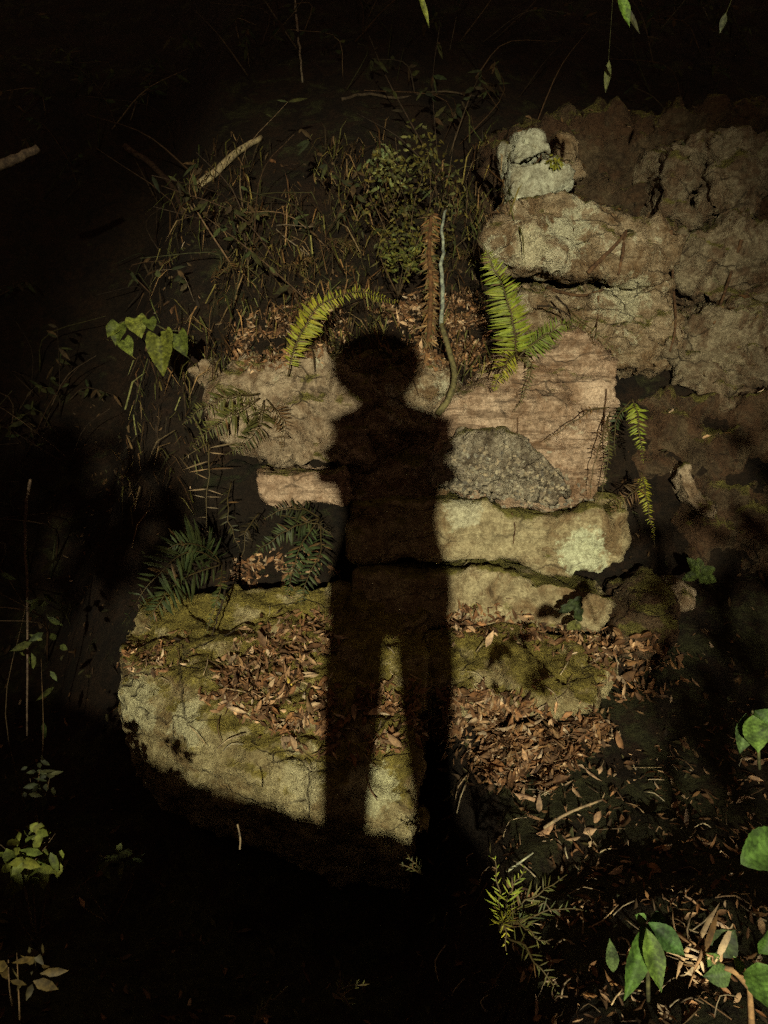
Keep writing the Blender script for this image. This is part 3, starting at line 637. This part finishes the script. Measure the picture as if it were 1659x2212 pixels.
bush('shrub', 'dim grey green shrub at the left above the light green shrub', P(110, 1950, 2.75), P(85, 1690, 2.7), (.05, .05, .11), 40, .045, .02, (.045, .05, .022), 3, seed=10)

bush('tuft', 'small yellow green tuft growing between the white lichen blocks', P(1205, 372, 4.92), P(1200, 350, 4.84), (.05, .04, .04), 60, .035, .016, (.22, .22, .03), 3, seed=11, cat='plant')

# --- stems, roots and branches
def strand(name, label, pts, r, col, cat, on=False, group=None, n=14, wob=.0, mat=None):
    random.seed(hash(label) % 1000 if False else sum(map(ord, label)))
    if on: q = [hit(x, y)[0] + TOC * (r[0] if isinstance(r, (list, tuple)) else r) for x, y in pts]
    else: q = [P(*p) for p in pts]
    c = curve(q, n)
    c = [p + Vector((random.uniform(-wob, wob), random.uniform(-wob, wob), random.uniform(-wob, wob))) for p in c]
    mb = MB(); mb.tube(c, r, col, 7)
    return tag(mb.build(name, mat or M_WOOD, None, origin=c[0]), label, cat, group)
strand('plant_stem', 'pale blue grey straight stem rising right of the shadow head', [(963, 452, 4.62), (955, 490, 4.55), (958, 545, 4.5), (953, 575, 4.46), (956, 640, 4.42), (952, 708, 4.38)], [.007, .013], (.24, .27, .21), 'stem', n=24, wob=.004)
strand('vine_stem', 'olive vine running down the rock right of the shadow head', [(953, 700, 4.38), (968, 750, 4.33), (982, 810, 4.24), (970, 860, 4.18), (945, 895, 4.18)], [.014, .018], (.13, .115, .05), 'vine')
random.seed(52); cf = empty('climbing_fern', P(928, 735, 4.45)); tag(cf, 'shaggy orange brown stalk of dead fronds beside the pale straight stem', 'fern')
cc = curve([P(932, 462, 4.72), P(927, 540, 4.6), P(931, 620, 4.52), P(927, 740, 4.45)], 60)
t = MB(); t.tube(cc, [.010, .016], (.12, .06, .025), 7); t.build('stalk', M_WOOD, cf)
t = MB()
for p in cc:
    for _ in range(9):
        d = Vector((random.gauss(0, .7), random.uniform(-1, .1), random.uniform(-1.1, .1))).normalized()
        blade(t, p + Vector((random.gauss(0, .006), 0, 0)), d, (TOC + Vector((random.uniform(-.5, .5), 0, 0))).normalized(), random.uniform(.015, .085), random.uniform(.004, .014), jit(random.choice(((.17, .09, .032), (.11, .055, .022), (.24, .15, .065), (.10, .09, .03))), .45), .6)
tag(t.build('dead_fronds', M_DEAD, cf), kind='stuff')
strand('branch', 'pale bare branch slanting up in the dark at upper left', [(425, 412), (470, 376), (515, 335), (565, 303)], [.036, .020], (.42, .34, .19), 'branch', on=True, wob=.006)
strand('branch', 'dim branch end at the left edge of the upper dark', [(-40, 372, 4.4), (30, 345, 4.4), (82, 320, 4.45)], [.03, .022], (.16, .115, .075), 'branch', wob=.004)
strand('branch', 'very dim branch sloping down to the right at upper left', [(270, 320), (330, 360), (375, 410), (400, 470)], [.03, .02], (.08, .05, .03), 'branch', on=True, wob=.008)
strand('branch', 'thin dim branch lying level above the shrubs at top centre', [(740, 218), (790, 205), (860, 214), (950, 200), (1040, 212)], [.014, .006], (.09, .065, .04), 'branch', on=True, wob=.006)
strand('vine_stem', 'thin pale vine hanging straight down from the top edge', [(636, -80), (640, 40), (648, 110), (655, 180)], [.012, .007], (.36, .30, .20), 'vine', on=True, wob=.006)
strand('vine_stem', 'thin pale stem hanging at the left edge of the frame', [(68, 1035, 3.5), (55, 1120, 3.45), (58, 1300, 3.4), (60, 1590, 3.4)], [.007, .004], (.13, .09, .06), 'vine', wob=.004)
strand('twig', 'fine pale curved twig alone in the lower dark', [(513, 1780, 2.4), (519, 1810, 2.38), (518, 1835, 2.37)], .003, (.20, .15, .09), 'twig')
strand('dead_stick', 'pale stick leaning across the dark litter below the shadow feet at right', [(1175, 1788, 2.55), (1230, 1755, 2.55), (1300, 1728, 2.6)], [.006, .004], (.30, .22, .13), 'stick', n=6)
strand('grass_blade', 'pale grass blade above the spiky foreground fern', [(1095, 1882, 2.2), (1120, 1865, 2.18), (1152, 1842, 2.18)], [.005, .002], (.34, .34, .22), 'grass blade', n=5)
ROOTS = [('brown root crossing the round nosed boulder on a slant', [(1268, 592), (1300, 560), (1330, 530), (1352, 500)], .014),
         ('short brown root hanging next to the slanted root', [(1350, 505), (1345, 545), (1334, 596)], .012),
         ('long thin root down the right end of the pale upper rock', [(1448, 500), (1452, 600), (1458, 700), (1446, 760)], .010),
         ('thin root down the middle of the pale rock under the nose', [(1292, 640), (1290, 690), (1284, 735)], .006),
         ('hair thin root down the left of the tan boulder', [(1116, 850), (1118, 920), (1112, 985)], .004),
         ('hair thin root down the thick slab', [(1106, 1108), (1112, 1140), (1108, 1175)], .004),
         ('dark root looping under the round nosed boulder', [(1180, 622), (1215, 634), (1262, 640), (1300, 628)], .012),
         ('hair thin root across the right of the tan boulder', [(1310, 840), (1304, 930), (1310, 1000)], .004),
         ('dim root climbing the wide boulder at the right edge', [(1600, 520), (1575, 600), (1540, 700)], .012)]
for lb, pt, rr in ROOTS:
    strand('root', lb, pt, [rr, rr * .6], (.10, .055, .028), 'root', on=True, group='roots on the rocks', wob=.002)
for lb, pt in (('black twig jutting from the crack beneath the nose boulder', [(1160, 660, 4.6), (1200, 665, 4.55), (1240, 690, 4.5)]), ('second black twig splayed under the nose boulder', [(1200, 640, 4.62), (1225, 665, 4.56), (1235, 700, 4.5)]),
               ('dark twig along the mossy slab top at left', [(375, 1378, 3.62), (420, 1390, 3.6), (470, 1378, 3.6), (520, 1355, 3.66)]), ('dark twig standing in the broad left fern', [(495, 1215, 3.85), (480, 1300, 3.62), (455, 1375, 3.58)])):
    strand('twig', lb, pt, [.007, .003], (.03, .02, .012), 'twig', group='dark twigs', wob=.004)

# --- dead bracken and grasses on the bank above the rocks
random.seed(21)
mb = MB()
for i in range(1900):
    x = random.uniform(-1.5, .75); y = random.uniform(4.45, 6.2)
    p, n = drop(x, y)
    if p is None: continue
    if noise.noise(Vector((x * 2.2, y * 2.2, 5))) < -.15: continue
    l = random.uniform(.05, .30) * random.uniform(.5, 1.2); hang = random.random() < .6
    d = Vector((random.gauss(0, .45), random.uniform(-.7, -.1), random.uniform(-1, -.3) if hang else random.uniform(.3, 1))).normalized()
    col = jit(random.choice(((.075, .04, .016), (.05, .03, .013), (.075, .078, .018), (.035, .022, .01), (.24, .15, .065), (.17, .15, .045))), .45)
    a = p + n * random.uniform(0, .12); b = a + d * l * .5 + Vector((0, -.02, .02)); c = a + d * l + Vector((random.uniform(-.04, .04), 0, -.06))
    w = random.uniform(.0015, .005); s = Vector((w, 0, 0))
    mb.add([a - s, a + s, b + s, b - s, c], [(0, 1, 2, 3), (3, 2, 4)], col)
tag(mb.build('dry_undergrowth', M_DEAD), 'dead hanging grasses and bracken on the bank above the rocks', kind='stuff')
random.seed(23); mb = MB()
for i in range(430):
    x = random.uniform(-3.6, 3.2); y = random.uniform(5.0, 8.4)
    if i < 60: x = random.uniform(-3.2, -1.4); y = random.uniform(4.2, 6.5)
    if noise.noise(Vector((x * .9, y * .9, 2))) < -.05: continue
    p, n = drop(x, y, 14)
    if p is None or (x > .8 and y < 6.4): continue
    l = random.uniform(.25, .95); d = Vector((random.gauss(0, .6), random.uniform(-.7, .1), random.uniform(.25, 1))).normalized()
    c = curve([p, p + d * l * .5 + Vector((random.gauss(0, .08), -.05, .05)), p + d * l + Vector((random.gauss(0, .2), -.12, -.18 * random.random()))], 7)
    col = jit(random.choice(((.09, .055, .03), (.055, .034, .02), (.05, .048, .02), (.16, .11, .065))), .4)
    mb.tube(c, [random.uniform(.003, .009), .0018], col, 4)
    if random.random() < .4:
        for q in c[2:]:
            for _ in range(random.randint(0, 3)):
                dd = Vector((random.uniform(-1, 1), random.uniform(-.8, .2), random.uniform(-1, .5))).normalized()
                blade(mb, q, dd, (TOC + Vector((random.uniform(-.6, .6), 0, random.uniform(-.4, .4)))).normalized(), random.uniform(.04, .13), random.uniform(.015, .045), jit(random.choice(((.045, .052, .016), (.06, .038, .017), (.032, .034, .012))), .5), .3)
tag(mb.build('tangled_brush', M_DEAD), 'dim tangle of stems and leaves on the dark slope', kind='stuff')
DF = [(585, 475, 4.95, .34, 4, 'dead brown fern arching on the bank at upper left'), (655, 585, 4.75, .20, 5, 'dead fern clump right above the arching green frond'), (470, 600, 4.8, .28, 3, 'dead fern at the left end of the bank above the grey boulder'),
      (745, 540, 4.9, .17, 5, 'dead fern high on the bank up left of the shadow head'), (1015, 560, 4.75, .22, 4, 'dead fern between the pale straight stem and the bright green fern')]
for k, (x, y, Y, l, nf, lb) in enumerate(DF):
    fr = []; c = hit(x, y)[0] + Vector((0, -.02, 0))
    for j in range(nf):
        a = random.uniform(-1.9, 1.9); ll = l * random.uniform(.5, 1.3); dx = math.sin(a) * ll
        fr.append(dict(pts=[c, c + Vector((dx * .35, -.06, ll * random.uniform(.1, .35))), c + Vector((dx * .8, -.14, ll * random.uniform(-.15, .2))), c + Vector((dx * random.uniform(.9, 1.2), -.2, -ll * random.uniform(.4, 1.0)))],
                       n=20, ln=.055 * random.uniform(.6, 1.3), col=random.choice(((.12, .065, .024), (.09, .08, .024), (.16, .10, .04), (.07, .04, .018))), w=.16, miss=.35, mat=M_DEAD, ragged=.4, droop=.6))
    fern(lb, c, fr, name='dead_fern', group='dead ferns on the bank')

# ------------------------------------------------------------------ leaf litter
def inpoly(x, y, poly):
    c = False; j = len(poly) - 1
    for i in range(len(poly)):
        if (poly[i][1] > y) != (poly[j][1] > y) and x < (poly[j][0] - poly[i][0]) * (y - poly[i][1]) / (poly[j][1] - poly[i][1]) + poly[i][0]: c = not c
        j = i
    return c
def deadleaf(mb, p, n, l, col, lift=0.0, tilt=.85):
    n = (n + Vector((random.uniform(-tilt, tilt), random.uniform(-tilt, tilt), random.uniform(-tilt, tilt) * .5))).normalized()
    t = n.orthogonal().normalized(); t.rotate(Matrix.Rotation(random.uniform(0, 6.283), 3, n))
    leafmesh(mb, p + n * (.004 + lift) - t * l * .5, t, n, l, l * random.uniform(.18, .46), col, shape=random.choice(('lance', 'lance', 'lance', 'oval')), curl=random.uniform(-.7, .9), fold=random.uniform(-.6, .7), seg=4, wav=.10)
DEADC = [(.22, .115, .055), (.28, .155, .078), (.15, .078, .038), (.38, .25, .145), (.085, .046, .024), (.24, .135, .06), (.48, .34, .21), (.18, .092, .042), (.12, .065, .032)]
LIT = [([(430, 1500), (480, 1430), (540, 1370), (620, 1335), (700, 1330), (740, 1400), (700, 1420), (640, 1460), (720, 1500), (740, 1620), (690, 1640), (600, 1600), (520, 1545)], 620, (.045, .085)),
       ([(490, 1212), (690, 1195), (720, 1240), (490, 1256)], 110, (.04, .08)),
       ([(270, 1400), (340, 1375), (420, 1390), (400, 1440), (330, 1460), (275, 1440)], 90, (.03, .06)),
       ([(770, 1500), (830, 1470), (910, 1500), (910, 1620), (770, 1630)], 150, (.045, .085)),
       ([(965, 1490), (1080, 1500), (1180, 1535), (1285, 1530), (1330, 1600), (1230, 1660), (1170, 1720), (1080, 1690), (990, 1640), (900, 1560)], 900, (.05, .09)),
       ([(960, 1315), (1120, 1320), (1150, 1350), (1340, 1385), (1350, 1420), (1180, 1390), (1080, 1370), (960, 1370)], 240, (.04, .08)),
       ([(1290, 1400), (1450, 1370), (1480, 1480), (1340, 1520), (1290, 1470)], 130, (.05, .09)),
       ([(780, 690), (900, 640), (1040, 640), (1060, 780), (980, 800), (900, 780), (880, 700)], 900, (.03, .07)),
       ([(500, 720), (640, 640), (760, 660), (740, 760), (600, 790), (520, 800)], 560, (.03, .07)),
       ([(1140, 1690), (1300, 1660), (1640, 1500), (1659, 2212), (1180, 2212), (1080, 1900)], 380, (.025, .06))]
random.seed(33)
mb = MB()
for poly, cnt, (l0, l1) in LIT:
    x0 = min(p[0] for p in poly); x1 = max(p[0] for p in poly); y0 = min(p[1] for p in poly); y1 = max(p[1] for p in poly)
    k = 0
    cnt = int(cnt * 2.1)
    for _ in range(cnt * 6):
        x = random.uniform(x0 - 12, x1 + 12); y = random.uniform(y0 - 10, y1 + 10)
        if not inpoly(x + random.gauss(0, 12), y + random.gauss(0, 10), poly): continue
        p, n = hit(x, y)
        if noise.noise(p * 7) < -.18 and random.random() < .85: continue
        if n.z < .15: n = (n + Vector((0, 0, .8))).normalized()
        deadleaf(mb, p, n, random.uniform(l0, l1) * random.choice((.35, .45, .6, .75, .85, 1.05)), jit(random.choice(DEADC), .3), lift=random.uniform(0, .022))
        k += 1
        if k >= cnt: break
MOLD = [(.075, .042, .019), (.05, .028, .013), (.10, .06, .028), (.035, .021, .011), (.14, .085, .04), (.055, .05, .02)]
for _ in range(6500):                       # thin litter everywhere on the ground and the bank
    x = random.uniform(-2.4, 2.8); y = random.uniform(-1.0, 6.2); p, n = drop(x, y)
    if p is None or n.z < .2 or (y < 4.4 and p.z > ground_z(x, y) + .06 and random.random() < .97): continue
    deadleaf(mb, p, n, random.uniform(.025, .07), jit(random.choice(MOLD if random.random() < .93 else DEADC), .4))
tag(mb.build('leaf_litter', M_DEAD), 'carpet of curled brown dead leaves over slabs and soil', kind='stuff')
random.seed(91); mb = MB()
for _ in range(170):
    if random.random() < .5: p, n = hit(random.uniform(300, 1320), random.uniform(1270, 1720))
    else: p, n = hit(random.uniform(950, 1650), random.uniform(1650, 2200))
    if n.z < .2: continue
    t = n.orthogonal().normalized(); t.rotate(Matrix.Rotation(random.uniform(0, 6.28), 3, n)); l = random.uniform(.03, .13)
    q = p + n * .012; b_ = n.cross(t) * random.uniform(-.2, .2) * l
    mb.tube(curve([q - t * l * .5, q + b_ + n * random.uniform(0, .02), q + t * l * .5], 4), random.uniform(.0012, .0030), jit(random.choice(((.30, .22, .13), (.14, .09, .05), (.42, .33, .2))), .3), 4)
tag(mb.build('twig_litter', M_WOOD), 'thin broken twigs strewn through the dead leaves', kind='stuff')
# the leaves that stand out one by one
def oneleaf(x, y, l, col, label, group=None, tilt=.35, cat='leaf'):
    p, n = hit(x, y); mb = MB(); n = (n + Vector((0, -.5, .4))).normalized()
    deadleaf(mb, p, n, l, col, lift=.012, tilt=tilt)
    tag(mb.build('fallen_leaf', M_DEAD, None, origin=p), label, cat, group)
random.seed(40)
oneleaf(622, 1478, .045, (.62, .45, .10), 'small bright yellow leaf in the litter left of the shadow legs')
oneleaf(1190, 1372, .16, (.40, .24, .12), 'largest tan leaf lying at the foot of the lower ledge')
oneleaf(1140, 1725, .11, (.40, .25, .15), 'large pinkish brown leaf at the dark edge of the litter below the ledge')
oneleaf(553, 1470, .05, (.48, .36, .2), 'pale cream leaf in the litter of the large mossy slab')
CL = [(1165, 1745, 'pale brown leaf just right of the large pinkish leaf'), (1180, 1802, 'lowest pale leaf of the dim clump under the litter'), (1212, 1790, 'curled leaf left of the pale stick end'),
      (1150, 1772, 'small leaf under the large pinkish leaf'), (1262, 1800, 'broad brown leaf under the middle of the pale stick'), (1288, 1768, 'brown leaf touching the upper end of the pale stick'),
      (1276, 1680, 'lone tan leaf above the pale stick at the dark edge'), (1192, 1700, 'dark edged leaf above the dim clump at the litter edge')]
for x, y, lb in CL: oneleaf(x, y, random.uniform(.06, .11), jit((.38, .24, .14), .25), lb, 'dead leaves in the dim clump')
GL = [(1540, 1862, 'curled brown leaf on dark ground left of the broad leaf at the right edge'), (1528, 1828, 'narrow brown leaf above the curled brown leaf near the right edge'), (1345, 1905, 'lone pinkish leaf on dark ground above the long leaved seedling'),
      (1555, 2000, 'brown leaf above the dry tan fern skeleton'), (1350, 2145, 'brown leaf beneath the long leaved seedling'), (1165, 2180, 'pale leaf near the bottom edge left of the seedling'),
      (1132, 2112, 'small leaf by the tip of the spiky fern'), (1632, 1692, 'brown leaf at the right edge below the hanging green pair'), (1640, 1650, 'reddish leaf at the right edge just under the green pair'),
      (1618, 1732, 'lowest of the three brown leaves at the right edge'), (1400, 1800, 'dim leaf alone right of the pale stick'), (1482, 1782, 'small round leaf in the dark midway to the right edge'),
      (1490, 1950, 'small tan leaf above and right of the long leaved seedling'), (1500, 1480, 'dim leaf in the gloom right of the leaf heap'), (1540, 1400, 'dim leaf in the gloom below the brown stone at right')]
for x, y, lb in GL: oneleaf(x, y, random.uniform(.035, .07), jit((.40, .27, .17), .25), lb, 'dead leaves on the dark ground')
random.seed(44)
fern('dry tan fern skeleton with drooping leaflets beside the long leaved seedling', P(1450, 2010, 1.3),
     [dict(pts=[P(1448, 2008, 1.28), P(1490, 2035, 1.22), P(1530, 2060, 1.2), P(1550, 2075, 1.2)], n=7, ln=.085, col=(.44, .30, .17), w=.16, droop=.9, ang=-.3, mat=M_DEAD, stemcol=(.34, .2, .1), prof=lambda k: 1 - .4 * k),
      dict(pts=[P(1520, 2045, 1.2), P(1505, 2080, 1.18), P(1490, 2125, 1.18)], n=5, ln=.04, col=(.46, .33, .2), w=.2, droop=.4, mat=M_DEAD, stemcol=(.34, .2, .1))], name='dead_fern', cat='fern')

# ------------------------------------------------------------------ twigs hanging in from above
leafplant('hanging_twig', 'twig with one yellow green leaf hanging in at the top edge centre', [[P(880, -130, 3.2), P(895, -60, 3.2), P(905, -10, 3.2)]], [PL(903, -20, 930, 55, 3.2, .022, (.15, .17, .03))], cat='twig')
leafplant('hanging_twig', 'twig with a bright green leaf hanging in at the top edge right', [[P(1300, -140, 3.0), P(1325, -60, 3.0), P(1338, -12, 3.0)]], [PL(1336, -16, 1362, 55, 3.0, .038, (.11, .19, .03)), PL(1345, 5, 1385, 70, 3.05, .02, (.05, .05, .02))], cat='twig')
leafplant('hanging_twig', 'twig with a narrow dim leaf hanging below the top edge right', [[P(1330, -140, 3.6), P(1322, 20, 3.6), P(1314, 135, 3.6)]], [PL(1316, 130, 1308, 200, 3.6, .028, (.10, .11, .04))], stemr=.0009, cat='twig')
leafplant('hanging_twig', 'twig with a small grey leaf hanging near the upper right corner', [[P(1600, -140, 3.4), P(1585, -20, 3.4), P(1568, 30, 3.4)]], [PL(1568, 28, 1555, 70, 3.4, .025, (.10, .11, .06))], stemr=.002, cat='twig')

# shrub behind the photographer darkening the right; a left one, unseen, added for shade
bush('shrub', 'leafy shrub on the bank behind the photographer, shading the right', (.85, -2.2, .45), (.95, -2.2, 1.12), (.42, .35, .52), 420, .15, .075, (.06, .09, .025), 8, seed=71, up=Vector((0, 0, 1)), stemr=.012)
bush('shrub', 'leafy shrub added out of view behind the photographer to shade the left', (-1.55, -2.2, .8), (-1.00, -2.2, 1.41), (.56, .30, .22), 620, .15, .075, (.06, .09, .025), 8, seed=72, up=Vector((0, 0, 1)), stemr=.012)

# ------------------------------------------------------------------ the photographer whose shadow falls on the rocks
def solidmat(name, col, rough=.8):
    m, nt, N, L, b = newmat(name); tc = N.new('ShaderNodeTexCoord')
    n1 = tnoise(nt, tc.outputs['Object'], 60, 5, .7)
    L.new(mix(nt, ramp(nt, n1, .3, .7), tuple(.75 * c for c in col), col), b.inputs['Base Color']); b.inputs['Roughness'].default_value = rough
    return m
PY = -.34
def ell(mb, rings, n=20):
    """rings: (x, y, z, rx, ry), closed at both ends"""
    vs = []
    for x, y, z, rx, ry in rings:
        for k in range(n):
            a = 2 * math.pi * k / n; vs.append((x + rx * math.cos(a), y + ry * math.sin(a), z))
    fs = [(i * n + k, i * n + (k + 1) % n, (i + 1) * n + (k + 1) % n, (i + 1) * n + k) for i in range(len(rings) - 1) for k in range(n)]
    fs += [tuple(range(n))[::-1], tuple(range((len(rings) - 1) * n, len(rings) * n))]
    mb.add(vs, fs, (1, 1, 1))
pb = MB(); K = (1, 1, 1); HX = -.034
ell(pb, [(0, PY, .865, .10, .09), (0, PY, .905, .19, .125), (0, PY, .95, .203, .135), (0, PY, 1.05, .198, .13), (0, PY, 1.15, .165, .115), (0, PY, 1.22, .152, .11), (0, PY, 1.28, .166, .12), (0, PY, 1.34, .178, .12),
         (0, PY, 1.42, .188, .12), (0, PY, 1.51, .188, .105), (0, PY, 1.555, .165, .085), (0, PY, 1.575, .12, .075), (-.012, PY, 1.585, .090, .070), (-.026, PY, 1.64, .070, .065)])
ell(pb, [(HX, PY + .02, 1.585, .035, .045), (HX, PY + .02, 1.61, .058, .075), (HX, PY + .01, 1.66, .072, .092), (HX, PY, 1.72, .077, .098), (HX, PY, 1.77, .070, .09), (HX, PY, 1.80, .045, .06), (HX, PY, 1.81, .012, .012)])
pb.tube([(HX, PY + .09, 1.70), (HX, PY + .115, 1.675), (HX, PY + .10, 1.66)], [.008, .014, .012], K, 8)                # nose
pb.tube([(HX - .025, PY + .092, 1.63), (HX + .025, PY + .092, 1.63)], .008, K, 8)                                         # mouth
for s in (-1, 1):
    pb.tube([(HX + s * .074, PY, 1.66), (HX + s * .086, PY - .01, 1.685), (HX + s * .084, PY - .012, 1.715)], [.010, .014, .012], K, 8)       # ear
    pb.tube([(HX + s * .018, PY + .092, 1.705), (HX + s * .045, PY + .084, 1.705)], .008, K, 8)                             # brow
    hx = -.105 if s < 0 else .115
    ell(pb, [(hx * 1.25, PY - .02, .06, .05, .055), (hx * 1.22, PY - .01, .12, .048, .055), (hx * 1.2, PY - .005, .30, .062, .066), (hx * 1.16, PY, .40, .064, .068), (hx * 1.1, PY, .52, .066, .068),
             (hx * 1.0, PY, .70, .086, .09), (hx * .98, PY, .83, .090, .11), (hx * .95, PY, .94, .085, .11)])
    pb.tube([(hx * 1.25, PY - .06, .045), (hx * 1.27, PY + .02, .05), (hx * 1.34, PY + .12, .038), (hx * 1.38, PY + .18, .03)], [.042, .05, .044, .028], K, 12)  # shoe
    sh = Vector((.160 if s > 0 else -.172, PY, 1.50)); el = Vector((.172 if s > 0 else -.188, PY + .03, 1.36)); wr = Vector((s * .075, PY + .225, 1.405)); pm = Vector((s * .062, PY + .275, 1.435))
    pb.tube([(s * .10, PY, 1.50), sh, sh.lerp(el, .5), el, el.lerp(wr, .25), el.lerp(wr, .7), wr], [.055, .060, .060, .055, .047, .034, .027], K, 14)
    pb.tube([wr, wr.lerp(pm, .5), pm], [.028, .036, .03], K, 10)                                                  # palm
    for f, (ln, dz) in enumerate(((.060, .030), (.068, .012), (.063, -.008), (.050, -.027))):                       # fingers round the phone's edge
        b0 = pm + Vector((s * .016, .008, dz)); b1 = b0 + Vector((s * .006, ln * .55, .004)); b2 = b1 + Vector((-s * ln * .45, .012, 0)); b3 = b2 + Vector((-s * ln * .3, -.006, 0))
        pb.tube([b0, b1, b2, b3], [.010, .009, .008, .007], K, 8)
    pb.tube([wr + Vector((-s * .01, .01, .02)), pm + Vector((-s * .022, -.006, .03)), pm + Vector((-s * .034, .014, .046))], [.013, .011, .008], K, 8)   # thumb
tmpo = pb.build('tmp', M_WOOD); md = tmpo.modifiers.new('r', 'REMESH'); md.mode = 'VOXEL'; md.voxel_size = .0065
ms = tmpo.modifiers.new('s', 'SMOOTH'); ms.iterations = 3; ms.factor = .5
pme = bpy.data.meshes.new_from_object(tmpo.evaluated_get(bpy.context.evaluated_depsgraph_get())); bpy.data.objects.remove(tmpo)
person = empty('person', (0, PY, 0)); tag(person, 'person in dark clothes holding up a phone, casting the shadow on the rocks', 'person')
pme.materials.clear()
for m in (solidmat('skin', (.38, .23, .16), .55), solidmat('dark_jersey', (.03, .035, .05)), solidmat('dark_trousers', (.035, .03, .03)), solidmat('shoe_leather', (.05, .035, .025), .5)): pme.materials.append(m)
for p in pme.polygons:
    c = p.center; i = 0
    if c.z < .095: i = 3
    elif c.z < .98: i = 2
    elif c.z < 1.55 and c.y < PY + .205: i = 1
    p.material_index = i; p.use_smooth = True
for v in pme.vertices: v.co.y -= PY
bo = bpy.data.objects.new('body', pme); COL.objects.link(bo); bo.parent = person
bm = bmesh.new(); bmesh.ops.create_icosphere(bm, subdivisions=5, radius=1)
for v in bm.verts:
    d = v.co.normalized(); k = 1 + .05 * fbm(d * 5.5, 4) + .06 * noise.noise(d * 23)
    co = Vector((d.x * .146, d.y * .135, d.z * .136)) * k + Vector((-.044, -.03, 1.722))
    if co.y > .045 and co.z < 1.76: co.y = .045 + (co.y - .045) * .1
    v.co = co
hm = bpy.data.meshes.new('hair'); bm.to_mesh(hm); bm.free(); hm.materials.append(solidmat('curly_dark_hair', (.02, .014, .01), .6))
ho = bpy.data.objects.new('hair', hm); COL.objects.link(ho); ho.parent = person
eb = MB()
for s in (-1, 1):
    eb = MB(); ell(eb, [(HX + s * .031, PY + .083, 1.688 - .011 + .0055 * k, .012 * math.sin(math.pi * k / 4) + .001, .012 * math.sin(math.pi * k / 4) + .001) for k in range(5)], 12)
    e = eb.build('eye', solidmat('eye_white', (.6, .58, .55), .3), person, origin=Vector((0, PY, 0)))
# the phone, just behind the picture's viewpoint
ph = empty('phone', (0, -.035, 1.40)); tag(ph, 'dark smartphone held upright in both hands of the person', 'phone')
bm = bmesh.new(); bmesh.ops.create_cube(bm, size=1); bmesh.ops.scale(bm, vec=(.072, .008, .148), verts=bm.verts); bmesh.ops.bevel(bm, geom=bm.edges[:], offset=.0035, segments=2, affect='EDGES')
pm_ = bpy.data.meshes.new('case'); bm.to_mesh(pm_); bm.free(); pm_.materials.append(solidmat('phone_case', (.02, .02, .022), .4)); o = bpy.data.objects.new('case', pm_); COL.objects.link(o); o.parent = ph
sb = MB(); sb.add([(-.032, -.0395, 1.334), (.032, -.0395, 1.334), (.032, -.0395, 1.466), (-.032, -.0395, 1.466)], [(0, 1, 2, 3)], K); sb.build('screen', solidmat('screen_glass', (.015, .015, .018), .1), ph, origin=Vector((0, -.035, 1.40)))

# the torch on its tripod, beyond the bank
gz = drop(LAMP.x, LAMP.y)[0].z
tr = empty('flashlight', (LAMP.x, LAMP.y - .1, gz)); tag(tr, 'black flashlight on a tripod behind the photographer, lighting the rocks', 'flashlight')
M_BLK = solidmat('black_aluminium', (.03, .03, .033), .35); M_LENS = solidmat('torch_glass', (.6, .6, .58), .1)
d = (BEAM_AIM - LAMP).normalized()
t = MB(); t.tube([LAMP - d * .26, LAMP - d * .12], .018, K, 16); t.build('handle', M_BLK, tr)
t = MB(); t.tube([LAMP - d * .12, LAMP - d * .085, LAMP - d * .062], [.018, .05, .055], K, 20); t.build('head', M_BLK, tr)
t = MB(); t.tube([LAMP - d * .0615, LAMP - d * .058], .052, K, 20); t.build('lens', M_LENS, tr)
hub = Vector((LAMP.x, LAMP.y - .17, LAMP.z - .06))
t = MB(); t.tube([hub + Vector((0, 0, .045)), hub - Vector((0, 0, .25))], .012, K, 10); t.build('column', M_BLK, tr)
for k in range(3):
    a = R(90 + 120 * k); ft = Vector((LAMP.x + .45 * math.cos(a), LAMP.y - .17 + .45 * math.sin(a), 0)); ft.z = drop(ft.x, ft.y)[0].z - .01
    t = MB(); t.tube([hub - Vector((0, 0, .05)), ft], [.011, .008], K, 8); t.build('leg', M_BLK, tr)
